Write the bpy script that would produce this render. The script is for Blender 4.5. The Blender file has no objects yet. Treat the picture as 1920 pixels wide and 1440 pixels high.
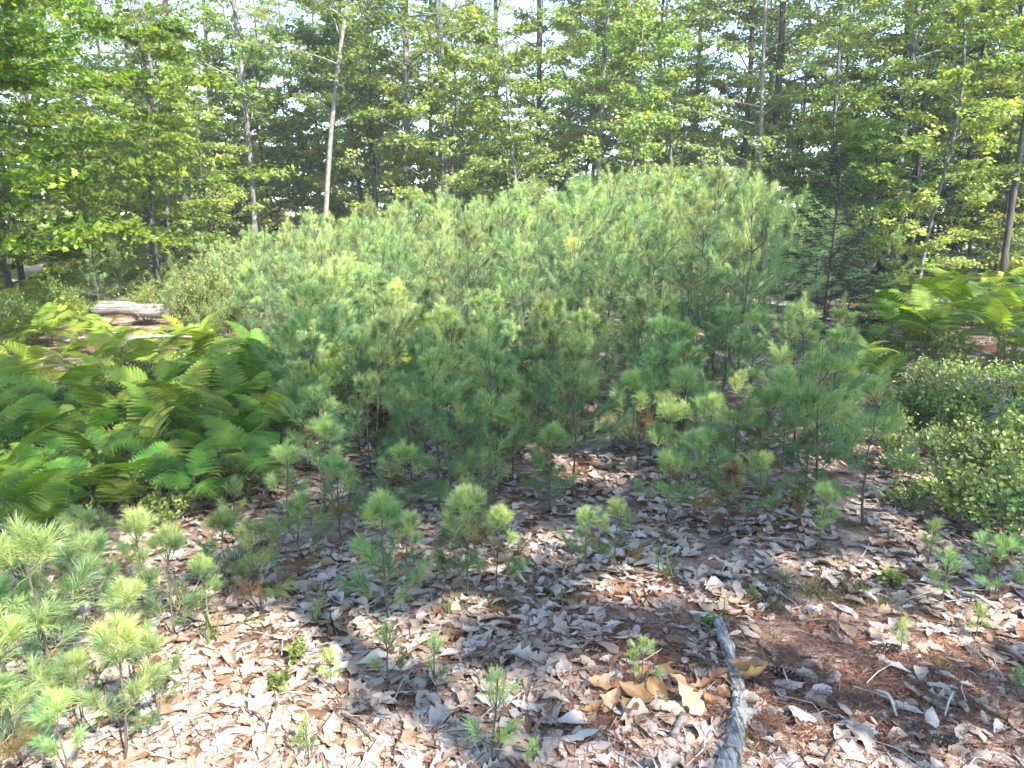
import bpy, math
import numpy as np
from mathutils import Vector

# ------------------------------------------------------------------ camera, sky, sun, exposure
SC = bpy.context.scene
COL = SC.collection
CAM_Z, PITCH, FPX = 1.60, math.radians(12.3), 1332.0      # focal length in pixels of the 1920 px photo
cam_d = bpy.data.cameras.new('camera'); cam = bpy.data.objects.new('camera', cam_d); COL.objects.link(cam)
cam_d.sensor_width = 36.0; cam_d.lens = FPX / 1920 * 36.0
cam_d.clip_start = 0.05; cam_d.clip_end = 2000
cam.location = (0, 0, CAM_Z); cam.rotation_euler = (math.pi / 2 - PITCH, 0, 0)
SC.camera = cam

SUN_EL, SUN_AZ = math.radians(45), math.radians(140)       # azimuth clockwise from the view direction
SUNV = np.array([math.sin(SUN_AZ) * math.cos(SUN_EL), math.cos(SUN_AZ) * math.cos(SUN_EL), math.sin(SUN_EL)])
world = bpy.data.worlds.new('World'); SC.world = world; world.use_nodes = True
wn = world.node_tree; wn.nodes.clear()
sky = wn.nodes.new('ShaderNodeTexSky'); sky.sky_type = 'NISHITA'; sky.sun_disc = False
sky.dust_density = 0.4; sky.ozone_density = 1.4; sky.sun_elevation = SUN_EL; sky.sun_rotation = SUN_AZ
bg = wn.nodes.new('ShaderNodeBackground'); bg.inputs[1].default_value = 0.15
wo = wn.nodes.new('ShaderNodeOutputWorld')
wn.links.new(sky.outputs[0], bg.inputs[0]); wn.links.new(bg.outputs[0], wo.inputs[0])
sd = bpy.data.lights.new('sun', 'SUN'); sd.energy = 4.1; sd.angle = math.radians(0.53); sd.color = (1.0, 0.945, 0.85)
sun = bpy.data.objects.new('sun', sd); COL.objects.link(sun)
sun.rotation_euler = Vector(-SUNV).to_track_quat('-Z', 'Y').to_euler()
SC.view_settings.view_transform = 'Standard'; SC.view_settings.look = 'None'
SC.view_settings.gamma = 1.0; SC.view_settings.use_curve_mapping = False
SC.view_settings.exposure = 2.5
cy = SC.cycles
cy.max_bounces = 7; cy.diffuse_bounces = 4; cy.glossy_bounces = 2; cy.transmission_bounces = 5; cy.transparent_max_bounces = 4
cy.use_denoising = True; cy.denoiser = 'OPENIMAGEDENOISE'; cy.denoising_input_passes = 'RGB_ALBEDO_NORMAL'; cy.denoising_prefilter = 'ACCURATE'; cy.use_adaptive_sampling = True; cy.adaptive_threshold = 0.02; cy.use_light_tree = False
cy.caustics_reflective = False; cy.caustics_refractive = False
cy.sample_clamp_indirect = 6.0

# ------------------------------------------------------------------ terrain height, pixel to ground
def g(x, y):
    x = np.asarray(x, float); y = np.asarray(y, float)
    z = 0.035*np.sin(1.3*x+0.7*y) + 0.03*np.sin(0.9*y-1.7*x+1.0) + 0.012*np.sin(4.1*x+1.0)*np.sin(3.7*y+0.4)
    z = z + 0.008*np.sin(9.0*x+2*y)*np.sin(8.0*y-1.5*x)
    bank = np.clip((x - 0.42*y - 0.9), 0, 8)
    z = z + 0.11*bank*np.clip((y-2.0)/3.0, 0, 1)*np.exp(-np.clip(y-14, 0, 100)/20)
    left = np.clip((-x - 0.30*y - 0.6), 0, 6)
    z = z + 0.04*left*np.clip((y-3)/3.0, 0, 1)*np.exp(-np.clip(y-14, 0, 100)/20)
    z = z + 0.42*np.exp(-((x-2.0)/3.2)**2-((y-11.4)/2.8)**2)
    z = z + 0.5*np.sin(0.07*x+0.6)*np.clip((y-16)/30, 0, 1)
    return z

def ray(px, py):
    cx, cyy = (px-960)/FPX, (720-py)/FPX
    fw = np.array([0, math.cos(PITCH), -math.sin(PITCH)]); up = np.array([0, math.sin(PITCH), math.cos(PITCH)])
    return np.array([1, 0, 0])*cx + up*cyy + fw

def at(px, py):
    """the ground point seen at a pixel of the photograph"""
    d = ray(px, py); o = np.array([0, 0, CAM_Z])
    t = -CAM_Z/d[2] if d[2] < -0.01 else 60.0
    for _ in range(30):
        p = o + d*t
        t += 0.6*(p[2]-float(g(p[0], p[1])))/max(-d[2], 0.08)
        t = min(max(t, 0.5), 90)
    p = o + d*t
    return np.array([p[0], p[1], float(g(p[0], p[1]))])

def atv(px, py):
    px, py = np.asarray(px, float), np.asarray(py, float); c = (720-py)/FPX
    d = np.stack([(px-960)/FPX, math.cos(PITCH)+c*math.sin(PITCH), -math.sin(PITCH)+c*math.cos(PITCH)], -1)
    t = np.where(d[:, 2] < -.01, -CAM_Z/np.minimum(d[:, 2], -.01), 60.)
    for _ in range(25):
        p = d*t[:, None]; t = np.clip(t + .6*(CAM_Z+p[:, 2]-g(p[:, 0], p[:, 1]))/np.maximum(-d[:, 2], .08), .5, 90)
    p = d*t[:, None]; p[:, 2] = g(p[:, 0], p[:, 1]); return p

def height_to(p, py):
    """height of a plumb line above p whose top shows at row py"""
    a = math.tan(math.atan((720-py)/FPX) - PITCH)
    return CAM_Z + a*p[1] - p[2]

def pix(p):
    v = np.asarray(p) - np.array([0, 0, CAM_Z])
    dep = v[1]*math.cos(PITCH) - v[2]*math.sin(PITCH); u = v[1]*math.sin(PITCH) + v[2]*math.cos(PITCH)
    return 960 + FPX*v[0]/dep, 720 - FPX*u/dep

# ------------------------------------------------------------------ mesh helpers
class MB:
    """collects vertices, faces, a per-vertex tint and a material index per face"""
    def __init__(s): s.v = []; s.f = []; s.t = []; s.n = 0
    def add(s, v, f, tint=0.5, mat=0):
        v = np.asarray(v, float).reshape(-1, 3); f = np.asarray(f, int)
        s.f.append((f + s.n, mat)); s.v.append(v)
        t = np.empty(len(v)); t[:] = tint; s.t.append(t); s.n += len(v)
    def mesh(s, name, mats, smooth=False):
        v = np.concatenate(s.v); me = bpy.data.meshes.new(name)
        me.vertices.add(len(v)); me.vertices.foreach_set('co', v.astype(np.float32).ravel())
        idx = np.concatenate([f.ravel() for f, m in s.f])
        tot = np.concatenate([np.full(len(f), f.shape[1]) for f, m in s.f])
        mi = np.concatenate([np.full(len(f), m) for f, m in s.f])
        me.loops.add(len(idx)); me.loops.foreach_set('vertex_index', idx.astype(np.int32))
        me.polygons.add(len(tot)); st = np.concatenate([[0], np.cumsum(tot)[:-1]])
        me.polygons.foreach_set('loop_start', st.astype(np.int32))
        me.polygons.foreach_set('material_index', mi.astype(np.int32))
        me.polygons.foreach_set('use_smooth', np.full(len(tot), smooth))
        for m in (mats if isinstance(mats, (list, tuple)) else [mats]): me.materials.append(m)
        a = me.attributes.new('tint', 'FLOAT', 'POINT'); a.data.foreach_set('value', np.concatenate(s.t).astype(np.float32))
        me.update(calc_edges=True)
        return me
    def tube(s, pts, rad, k=6, tint=0.5, mat=0, cap=True):
        pts = np.asarray(pts, float); n = len(pts); rad = np.broadcast_to(rad, (n,))
        tg = np.gradient(pts, axis=0); tg /= np.linalg.norm(tg, axis=1)[:, None] + 1e-9
        ref = np.array([0, 0, 1.]) if abs(tg[:, 2]).mean() < 0.8 else np.array([1., 0, 0])
        a = np.cross(tg, ref); a /= np.linalg.norm(a, axis=1)[:, None] + 1e-9; b = np.cross(tg, a)
        th = np.arange(k)*2*math.pi/k
        v = pts[:, None] + rad[:, None, None]*(a[:, None]*np.cos(th)[None, :, None] + b[:, None]*np.sin(th)[None, :, None])
        i = np.arange(n-1)[:, None]*k; j = np.arange(k); j2 = (j+1) % k
        f = np.stack([i+j, i+j2, i+k+j2, i+k+j], -1).reshape(-1, 4)
        base = s.n
        s.add(v.reshape(-1, 3), f, tint, mat)
        if cap:
            for q in (0, n-1):
                s.f.append((np.array([[base+q*k+(jj if q else k-1-jj) for jj in range(k)]]), mat))

def obj(name, me, parent=None, loc=None, rot=None, scale=None):
    o = bpy.data.objects.new(name, me); COL.objects.link(o)
    if parent is not None: o.parent = parent
    if loc is not None: o.location = loc
    if rot is not None: o.rotation_euler = rot
    if scale is not None: o.scale = (scale,)*3 if np.isscalar(scale) else scale
    return o
def tag(o, label, cat, group=None):
    o['label'] = label; o['category'] = cat
    if group: o['group'] = group
    return o
def thing(name, parts, loc, rz, scale, label, cat, group=None, tilt=(0, 0)):
    """an Empty at the thing's foot with one mesh object per part"""
    r = obj(name, None, None, [float(c) for c in loc], (tilt[0], tilt[1], rz), scale); r.empty_display_size = 0.1
    for pn, me in parts:
        obj(pn, me, r)
    return tag(r, label, cat, group)

# ------------------------------------------------------------------ materials
def nt(name):
    m = bpy.data.materials.new(name); m.use_nodes = True; t = m.node_tree; t.nodes.clear()
    return m, t, t.nodes.new, t.links.new
def leaf_mat(name, stops, transl=0.35, tcol=None, rough=0.5, spec=0.3, var=0.35, hue=0.03):
    m, t, N, L = nt(name)
    at_ = N('ShaderNodeAttribute'); at_.attribute_name = 'tint'
    rp = N('ShaderNodeValToRGB'); e = rp.color_ramp.elements
    while len(e) < len(stops): e.new(0.5)
    for q, (p, c) in zip(e, stops): q.position = p; q.color = (*c, 1)
    L(at_.outputs['Fac'], rp.inputs[0])
    oi = N('ShaderNodeObjectInfo'); hs = N('ShaderNodeHueSaturation')
    mv = N('ShaderNodeMapRange'); mv.inputs[3].default_value = 1-var; mv.inputs[4].default_value = 1+var
    mh = N('ShaderNodeMapRange'); mh.inputs[3].default_value = 0.5-hue; mh.inputs[4].default_value = 0.5+hue
    ml = N('ShaderNodeMath'); ml.operation = 'MULTIPLY'; ml.inputs[1].default_value = 7.31
    fr = N('ShaderNodeMath'); fr.operation = 'FRACT'
    L(oi.outputs['Random'], mv.inputs[0]); L(oi.outputs['Random'], ml.inputs[0]); L(ml.outputs[0], fr.inputs[0]); L(fr.outputs[0], mh.inputs[0])
    L(rp.outputs[0], hs.inputs['Color']); L(mv.outputs[0], hs.inputs['Value']); L(mh.outputs[0], hs.inputs['Hue'])
    b = N('ShaderNodeBsdfPrincipled'); b.inputs['Roughness'].default_value = rough; b.inputs['Specular IOR Level'].default_value = spec
    L(hs.outputs[0], b.inputs['Base Color'])
    tr = N('ShaderNodeBsdfTranslucent'); mx = N('ShaderNodeMixShader'); mx.inputs[0].default_value = transl
    h2 = N('ShaderNodeMixRGB'); h2.blend_type = 'MULTIPLY'; h2.inputs[0].default_value = 1; h2.inputs[2].default_value = (*(tcol or (1.5, 1.5, 0.7)), 1)
    L(hs.outputs[0], h2.inputs[1]); L(h2.outputs[0], tr.inputs[0])
    L(b.outputs[0], mx.inputs[1]); L(tr.outputs[0], mx.inputs[2])
    o = N('ShaderNodeOutputMaterial'); L(mx.outputs[0], o.inputs[0])
    return m
def bark_mat(name, c1, c2, scale=30, stretch=0.15, bump=0.6, rough=0.9, spots=None, along='z'):
    m, t, N, L = nt(name)
    tc = N('ShaderNodeTexCoord'); mp = N('ShaderNodeMapping'); mp.inputs['Scale'].default_value = {'z': (1, 1, stretch), 'y': (1, stretch, 1), 'x': (stretch, 1, 1)}[along]
    n = N('ShaderNodeTexNoise'); n.inputs['Scale'].default_value = scale; n.inputs['Detail'].default_value = 6; n.inputs['Roughness'].default_value = 0.65
    rp = N('ShaderNodeValToRGB'); rp.color_ramp.elements[0].position = 0.34; rp.color_ramp.elements[1].position = 0.66
    rp.color_ramp.elements[0].color = (*c1, 1); rp.color_ramp.elements[1].color = (*c2, 1)
    L(tc.outputs['Object'], mp.inputs[0]); L(mp.outputs[0], n.inputs[0]); L(n.outputs[0], rp.inputs[0])
    col = rp.outputs[0]
    if spots:
        n2 = N('ShaderNodeTexNoise'); n2.inputs['Scale'].default_value = 4.5; n2.inputs['Detail'].default_value = 4
        r2 = N('ShaderNodeValToRGB'); r2.color_ramp.elements[0].position = 0.52; r2.color_ramp.elements[1].position = 0.6
        L(tc.outputs['Object'], n2.inputs[0]); L(n2.outputs[0], r2.inputs[0])
        mx = N('ShaderNodeMixRGB'); L(r2.outputs[0], mx.inputs[0]); L(col, mx.inputs[1]); mx.inputs[2].default_value = (*spots, 1); col = mx.outputs[0]
    b = N('ShaderNodeBsdfPrincipled'); b.inputs['Roughness'].default_value = rough; b.inputs['Specular IOR Level'].default_value = 0.2
    bp = N('ShaderNodeBump'); bp.inputs['Strength'].default_value = bump; bp.inputs['Distance'].default_value = 0.02
    L(col, b.inputs['Base Color']); L(n.outputs[0], bp.inputs['Height']); L(bp.outputs[0], b.inputs['Normal'])
    o = N('ShaderNodeOutputMaterial'); L(b.outputs[0], o.inputs[0])
    return m

M = {}
M['needle'] = leaf_mat('pine_needles', [(0.0, (0.30, 0.15, 0.06)), (0.10, (0.16, 0.12, 0.05)), (0.16, (0.09, 0.175, 0.085)), (0.6, (0.165, 0.26, 0.115)), (0.85, (0.27, 0.36, 0.14)), (1.0, (0.38, 0.44, 0.17))], 0.40, (1.25, 1.35, 0.75), 0.38, 0.5, 0.28, 0.025)
M['needle_dead'] = leaf_mat('dead_needles', [(0, (0.10, 0.06, 0.035)), (1, (0.20, 0.12, 0.065))], 0.15, (1.0, 0.9, 0.7), 0.6, 0.2, 0.1, 0.0)
M['spruce'] = leaf_mat('spruce_needles', [(0, (0.016, 0.036, 0.02)), (0.7, (0.026, 0.058, 0.026)), (1, (0.06, 0.10, 0.035))], 0.1, None, 0.5, 0.3, 0.25)
M['leafA'] = leaf_mat('broad_leaves', [(0, (0.11, 0.175, 0.055)), (0.5, (0.20, 0.27, 0.08)), (0.85, (0.30, 0.35, 0.09)), (1, (0.42, 0.38, 0.09))], 0.5, (1.35, 1.4, 0.55), 0.40, 0.5, 0.3, 0.025)
M['leafM'] = leaf_mat('maple_leaves', [(0, (0.06, 0.12, 0.022)), (0.6, (0.13, 0.21, 0.028)), (1, (0.26, 0.32, 0.03))], 0.5, (1.7, 1.7, 0.35), 0.45, 0.4, 0.25, 0.015)
M['fern'] = leaf_mat('fern_fronds', [(0, (0.055, 0.125, 0.022)), (0.5, (0.11, 0.20, 0.03)), (0.8, (0.21, 0.28, 0.04)), (0.93, (0.34, 0.32, 0.06)), (1, (0.27, 0.15, 0.05))], 0.42, (1.4, 1.4, 0.5), 0.55, 0.22, 0.35, 0.03)
M['berry'] = leaf_mat('blueberry_leaves', [(0, (0.11, 0.175, 0.045)), (0.7, (0.20, 0.265, 0.07)), (0.95, (0.32, 0.35, 0.08)), (1, (0.28, 0.08, 0.05))], 0.3, (1.4, 1.5, 0.6), 0.4, 0.5, 0.3, 0.02)
M['grass'] = leaf_mat('grass_blades', [(0, (0.09, 0.16, 0.04)), (1, (0.22, 0.27, 0.08))], 0.4)
M['moss'] = leaf_mat('moss', [(0, (0.06, 0.08, 0.02)), (1, (0.15, 0.16, 0.04))], 0.2)
M['oak'] = leaf_mat('fallen_leaves', [(0, (0.14, 0.07, 0.04)), (0.16, (0.24, 0.155, 0.105)), (0.4, (0.31, 0.235, 0.19)), (0.75, (0.375, 0.31, 0.275)), (1, (0.44, 0.385, 0.36))], 0.12, (1.1, 0.9, 0.7), 0.55, 0.35, 0.15, 0.012)
M['oak_brown'] = leaf_mat('brown_oak_leaves', [(0, (0.19, 0.09, 0.04)), (0.5, (0.30, 0.17, 0.075)), (1, (0.50, 0.37, 0.19))], 0.2, (1.3, 0.9, 0.5), 0.45, 0.4, 0.12, 0.01)
M['duff'] = leaf_mat('needle_litter', [(0, (0.09, 0.045, 0.028)), (0.5, (0.25, 0.13, 0.07)), (1, (0.46, 0.28, 0.16))], 0.1, (1, 0.8, 0.6))
M['stem'] = bark_mat('pine_stem', (0.05, 0.045, 0.035), (0.13, 0.115, 0.085), 60, 0.3)
M['shoot'] = bark_mat('pine_shoot', (0.20, 0.16, 0.06), (0.32, 0.24, 0.09), 60, 0.3, 0.2)
M['bark'] = bark_mat('grey_bark', (0.06, 0.055, 0.052), (0.16, 0.15, 0.142), 22, 0.2, 1.0, 0.9, (0.20, 0.21, 0.19))
M['bark_dark'] = bark_mat('dark_bark', (0.035, 0.03, 0.027), (0.10, 0.088, 0.078), 18, 0.2, 1.0)
M['bark_pale'] = bark_mat('pale_bark', (0.11, 0.10, 0.09), (0.26, 0.245, 0.22), 14, 0.8, 0.5)
M['grey_wood'] = bark_mat('weathered_wood', (0.07, 0.066, 0.062), (0.47, 0.45, 0.44), 70, 0.10, 1.0, 0.85, None, 'y')
M['grey_wood_x'] = bark_mat('weathered_crosswise_wood', (0.05, 0.047, 0.045), (0.34, 0.325, 0.315), 45, 0.12, 1.0, 0.85, None, 'x')
M['pale_wood'] = bark_mat('bleached_wood', (0.07, 0.064, 0.06), (0.26, 0.245, 0.235), 34, 0.08, 1.0, 0.85, None, 'x')
M['end_shade'] = bark_mat('shaded_end_wood', (0.008, 0.008, 0.008), (0.03, 0.028, 0.026), 40, 1, 1.0)
M['twig'] = bark_mat('twig_bark', (0.06, 0.045, 0.035), (0.17, 0.13, 0.105), 50, 0.2)
M['twig_pale'] = bark_mat('pale_twig', (0.30, 0.26, 0.23), (0.48, 0.43, 0.39), 50, 0.2)
M['cone'] = bark_mat('cone_scales', (0.035, 0.025, 0.02), (0.13, 0.095, 0.075), 60, 1)
M['cone_tip'] = bark_mat('cone_tips', (0.14, 0.11, 0.085), (0.34, 0.29, 0.23), 60, 1)

def ground_mat():
    m, t, N, L = nt('forest_floor')
    tc = N('ShaderNodeTexCoord')
    def noise(s, d=8):
        n = N('ShaderNodeTexNoise'); n.inputs['Scale'].default_value = s; n.inputs['Detail'].default_value = d; n.inputs['Roughness'].default_value = 0.65
        L(tc.outputs['Object'], n.inputs[0]); return n.outputs[0]
    def ramp(src, a, b, c1, c2):
        r = N('ShaderNodeValToRGB'); r.color_ramp.elements[0].position = a; r.color_ramp.elements[1].position = b
        r.color_ramp.elements[0].color = (*c1, 1); r.color_ramp.elements[1].color = (*c2, 1); L(src, r.inputs[0]); return r.outputs[0]
    def mix(f, a, b):
        x = N('ShaderNodeMixRGB'); L(f, x.inputs[0]); L(a, x.inputs[1]); L(b, x.inputs[2]); return x.outputs[0]
    duff = ramp(noise(70), 0.3, 0.7, (0.05, 0.027, 0.017), (0.19, 0.105, 0.062))
    pale = ramp(noise(9), 0.35, 0.65, (0.15, 0.11, 0.085), (0.33, 0.27, 0.23))
    moss = ramp(noise(120), 0.3, 0.7, (0.05, 0.06, 0.015), (0.13, 0.14, 0.04))
    c = mix(ramp(noise(3.2), 0.44, 0.52, (0, 0, 0), (1, 1, 1)), duff, pale)
    c = mix(ramp(noise(1.7), 0.58, 0.63, (0, 0, 0), (1, 1, 1)), c, moss)
    b = N('ShaderNodeBsdfPrincipled'); b.inputs['Roughness'].default_value = 0.95; b.inputs['Specular IOR Level'].default_value = 0.15
    bp = N('ShaderNodeBump'); bp.inputs['Strength'].default_value = 0.8; bp.inputs['Distance'].default_value = 0.02
    L(c, b.inputs[0]); L(noise(55), bp.inputs['Height']); L(bp.outputs[0], b.inputs['Normal'])
    o = N('ShaderNodeOutputMaterial'); L(b.outputs[0], o.inputs[0])
    return m

# ------------------------------------------------------------------ ground sheet
def axis(lo, hi, step, far):
    a = list(np.arange(lo, hi+1e-6, step)); d = step
    l = []; x = lo
    while x > -far: d = min(d*1.35, 30); x -= d; l.append(x)
    d = step; h = []; x = hi
    while x < far: d = min(d*1.35, 30); x += d; h.append(x)
    return np.array(l[::-1] + a + h)
gx, gy = axis(-7, 8, 0.08, 500), axis(0, 12, 0.08, 500)
X, Y = np.meshgrid(gx, gy); b = MB()
nx, ny = len(gx), len(gy); I = (np.arange(ny-1)[:, None]*nx + np.arange(nx-1)[None]).ravel()
b.add(np.stack([X, Y, g(X, Y)], -1).reshape(-1, 3), np.stack([I, I+1, I+nx+1, I+nx], -1))
gr = obj('ground', b.mesh('ground', ground_mat(), True)); gr['kind'] = 'structure'

# ------------------------------------------------------------------ foliage generators
def unit(v): return v/(np.linalg.norm(v, axis=-1, keepdims=True)+1e-9)
def frames(ax):
    ref = np.where(np.abs(ax[:, 2:3]) < 0.9, np.array([[0, 0, 1.]]), np.array([[1., 0, 0]]))
    a = unit(np.cross(ax, ref)); return a, np.cross(ax, a)

def add_needles(b, rng, p0, p1, tints, fas, npf, ln, w, seg=1, mat=0, a0=62, a1=22, droop=0.12):
    """needles around shoots p0->p1: fas bundles of npf needles on each shoot"""
    S = len(p0); ax = unit(p1-p0); n = S*fas
    t = (np.tile((np.arange(fas)+0.5)/fas, S) + rng.uniform(-.5, .5, n)/fas)[:, None]
    o = np.repeat(p0, fas, 0)*(1-t) + np.repeat(p1, fas, 0)*t
    A = np.repeat(ax, fas, 0); e1, e2 = frames(A)
    ph = rng.uniform(0, 2*math.pi, n)[:, None]
    rad = e1*np.cos(ph) + e2*np.sin(ph)
    ang = np.radians(a0 + (a1-a0)*t + rng.normal(0, 9, (n, 1)))
    d = A*np.cos(ang) + rad*np.sin(ang)
    n2 = n*npf
    o = np.repeat(o, npf, 0); d = unit(np.repeat(d, npf, 0) + rng.normal(0, 0.19, (n2, 3)))
    l = ln*rng.uniform(0.75, 1.1, (n2, 1))
    s = unit(np.cross(d, rng.normal(0, 1, (n2, 3))))*w*0.5
    tn = np.clip(np.repeat(np.repeat(tints, fas), npf) + rng.normal(0, 0.05, n2), 0.0, 1)
    dn = np.array([[0, 0, -1.]])
    if seg == 1:
        tip = o + d*l + dn*l*droop*rng.uniform(0, 1, (n2, 1))
        v = np.stack([o-s, o+s, tip], 1).reshape(-1, 3)
        b.add(v, np.arange(n2*3).reshape(-1, 3), np.repeat(tn, 3), mat)
    else:
        q = rng.uniform(0.3, 1.4, (n2, 1))*droop
        m = o + d*l*0.55 + dn*l*0.12*q; tip = o + d*l*0.98 + dn*l*0.75*q
        v = np.stack([o-s*.8, o+s*.8, m+s, m-s, tip], 1).reshape(-1, 3)
        i = np.arange(n2)[:, None]*5
        b.add(v, i+np.array([[0, 1, 2, 3]]), np.repeat(tn, 5), mat)
        b.f.append((i+np.array([[3, 2, 4]]) + (b.n-len(v)), mat))

def gen_pine(seed, H, nw, ln, w, fas, npf, seg, full=1.0, spread=0.42, brown=0.25, side=2, lead=.2, nodes_=(1, 1, 2, 2, 2)):
    """young white pine: straight stem, whorls of ascending branches, feathery brushes of needles"""
    rng = np.random.default_rng(seed)
    tk, cr = MB(), MB()
    n = 9; z = np.linspace(0, H, n); wob = 0.014*H
    path = np.stack([wob*np.sin(z/H*3+seed)+rng.normal(0, wob*.3, n), wob*np.cos(z/H*2.3+seed*2)+rng.normal(0, wob*.3, n), z], 1); path[0, :2] = 0
    r0 = 0.0070*H + 0.0018
    tk.tube(path, np.linspace(r0, 0.0018, n), 6)
    P = lambda zz: np.array([np.interp(zz, z, path[:, k]) for k in range(3)])
    S0, S1, T = [], [], []
    def shoot(a, c, tint): S0.append(a); S1.append(c); T.append(tint)
    lead = H*lead*rng.uniform(.9, 1.15)
    shoot(P(H-lead*0.9), P(H), 0.95); shoot(P(H-lead*0.45), P(H), 0.95)
    zs = H - lead*np.cumsum(np.concatenate([[0.95], rng.uniform(0.75, 1.15, nw+3)*np.linspace(1, 0.8, nw+3)]))
    zs = zs[zs > 0.10*H][:nw]
    for k, zz in enumerate(zs):
        nb = rng.integers(4, 6); a0 = rng.uniform(0, 6.28)
        for i in range(nb):
            if k > 0 and rng.random() > full: continue
            az = a0 + i*6.283/nb + rng.normal(0, .22)
            L = H*spread*min(1, 0.34+0.22*k)*rng.uniform(0.7, 1.2)*(0.75 if k >= nw-1 else 1)
            el = math.radians(max(2, 56 - 12*k + rng.normal(0, 8)))
            hd = np.array([math.cos(az), math.sin(az), 0])
            base = P(zz + rng.normal(0, .012*H)); m = 5; tt = np.linspace(0, 1, m)[:, None]
            bp = base + hd*L*math.cos(el)*tt + np.array([0, 0, 1])*(L*math.sin(el)*tt + 0.40*L*(tt**2-0.55*tt)) + rng.normal(0, .02*L, (m, 3))*tt
            cr.tube(bp, np.linspace(r0*0.36, 0.0012, m), 4, 0.5, 2, False)
            d = unit(bp[-1]-bp[-2]); sl = min(0.62*L, lead*0.85)
            old = k >= nw-2
            tn = 0.55 + rng.normal(0, .15) + (0.22 if k < 2 else 0) - 0.07*k  # new growth paler; darker lower tints also put hollow shade into the colour
            br = old and rng.random() < brown
            def tnt(x): return rng.uniform(0.0, 0.09) if br else float(np.clip(x, 0.17, 1))
            shoot(bp[-1]-d*sl, bp[-1]+d*0.02, tnt(tn+0.22)); cr.tube(np.array([bp[-1]-d*sl*.7, bp[-1]]), [.0016, .0010], 3, .5, 1, False)
            for q in range(nodes_[min(k, len(nodes_)-1)]):
                f = 0.86-0.34*q-rng.uniform(0, .14)
                c = np.array([np.interp(f, tt[:, 0], bp[:, j]) for j in range(3)])
                for sg in range(side):
                    a = az + (1 if sg % 2 else -1)*rng.uniform(0.5, 1.05); e2 = el*0.7 + rng.uniform(.05, .75)
                    if sg >= 2: a = az + rng.normal(0, .5); e2 += .3
                    dd = np.array([math.cos(a)*math.cos(e2), math.sin(a)*math.cos(e2), math.sin(e2)])
                    sl2 = sl*rng.uniform(0.55, 0.95)*(1+0.1*q); e = c + dd*sl2
                    cr.tube(np.array([c, e]), [0.0016, 0.0009], 3, .5, 1, False)
                    shoot(c + dd*sl2*(0.3 if q else 0.15), e, tnt(tn + rng.normal(0, .09)))
    S0, S1, T = np.array(S0), np.array(S1), np.array(T)
    add_needles(cr, rng, S0, S1, T, fas, npf, ln, w, seg, 0, 44, 22, .30)
    dd = unit(S1-S0)     # the tuft at every shoot tip
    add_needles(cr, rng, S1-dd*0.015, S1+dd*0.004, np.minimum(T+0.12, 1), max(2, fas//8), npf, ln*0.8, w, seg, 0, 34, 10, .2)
    return [('trunk', tk.mesh('pine_trunk', M['stem'], True)), ('crown', cr.mesh('pine_crown', [M['needle'], M['shoot'], M['stem']]))]

def gen_spruce(seed, H, nb, spread, dens=1.0, nl=0.022, nw_=0.0045, bare=0.12, step=0.11):
    rng = np.random.default_rng(seed); tk, cr = MB(), MB()
    z = np.linspace(0, H, 10); tk.tube(np.stack([.006*H*np.sin(z), .006*H*np.cos(z*1.3), z], 1), np.linspace(0.013*H, 0.004, 10), 7)
    S0, S1, T = [], [], []
    S0.append(np.array([0, 0, H*.93])); S1.append(np.array([0, 0, H*1.0])); T.append(.8)
    for i in range(nb):
        u = (i+0.5)/nb; zz = H*(bare + (0.97-bare)*u); az = i*2.4+rng.normal(0, .3)
        L = spread*(1-u)**0.85*rng.uniform(0.75, 1.15)+0.06*H*.5; el = math.radians(-4+55*u**1.3+rng.normal(0, 6))
        hd = np.array([math.cos(az), math.sin(az), 0]); sd_ = np.array([-hd[1], hd[0], 0]); up = np.array([0, 0, 1.])
        m = 6; tt = np.linspace(0, 1, m)[:, None]
        bp = np.array([0, 0, zz]) + hd*L*math.cos(el)*tt + up*(L*math.sin(el)*tt + 0.13*L*tt**3)
        cr.tube(bp, np.linspace(0.004*H*.6, .002, m), 4, .5, 1, False)
        k = max(3, int(L/step*dens))
        for q in range(k):
            f = 0.18+0.82*(q+1)/k
            c = np.array([np.interp(f, tt[:, 0], bp[:, j]) for j in range(3)])
            for sg in (-1, 1):
                l2 = (0.42*L*(1.12-f)+0.05)*rng.uniform(.7, 1.2)
                d = unit(hd*0.75 + sd_*sg*rng.uniform(.5, .9) + up*rng.uniform(-.22, .12)); e = c+d*l2
                S0.append(c); S1.append(e); T.append(np.clip(.45+.3*u+rng.normal(0, .12), 0, 1))
                if l2 > 2.2*step:
                    for s3 in (-1, 1):
                        c2 = c + d*l2*rng.uniform(.35, .6); dd = unit(d + s3*np.cross(d, up)*.8 + up*rng.uniform(-.2, .1)); S0.append(c2); S1.append(c2+dd*l2*.45); T.append(np.clip(.5+.3*u+rng.normal(0, .12), 0, 1))
        S0.append(bp[-3]); S1.append(bp[-1]); T.append(.7)
    add_needles(cr, rng, np.array(S0), np.array(S1), np.array(T), 9, 3, nl, nw_, 1, 0, 60, 40, 0)
    for a, c in zip(S0, S1): cr.tube(np.array([a, c]), [.0025, .001], 3, .3, 1, False)
    return [('trunk', tk.mesh('spruce_trunk', M['bark_dark'], True)), ('crown', cr.mesh('spruce_crown', [M['spruce'], M['bark_dark']]))]

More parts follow.
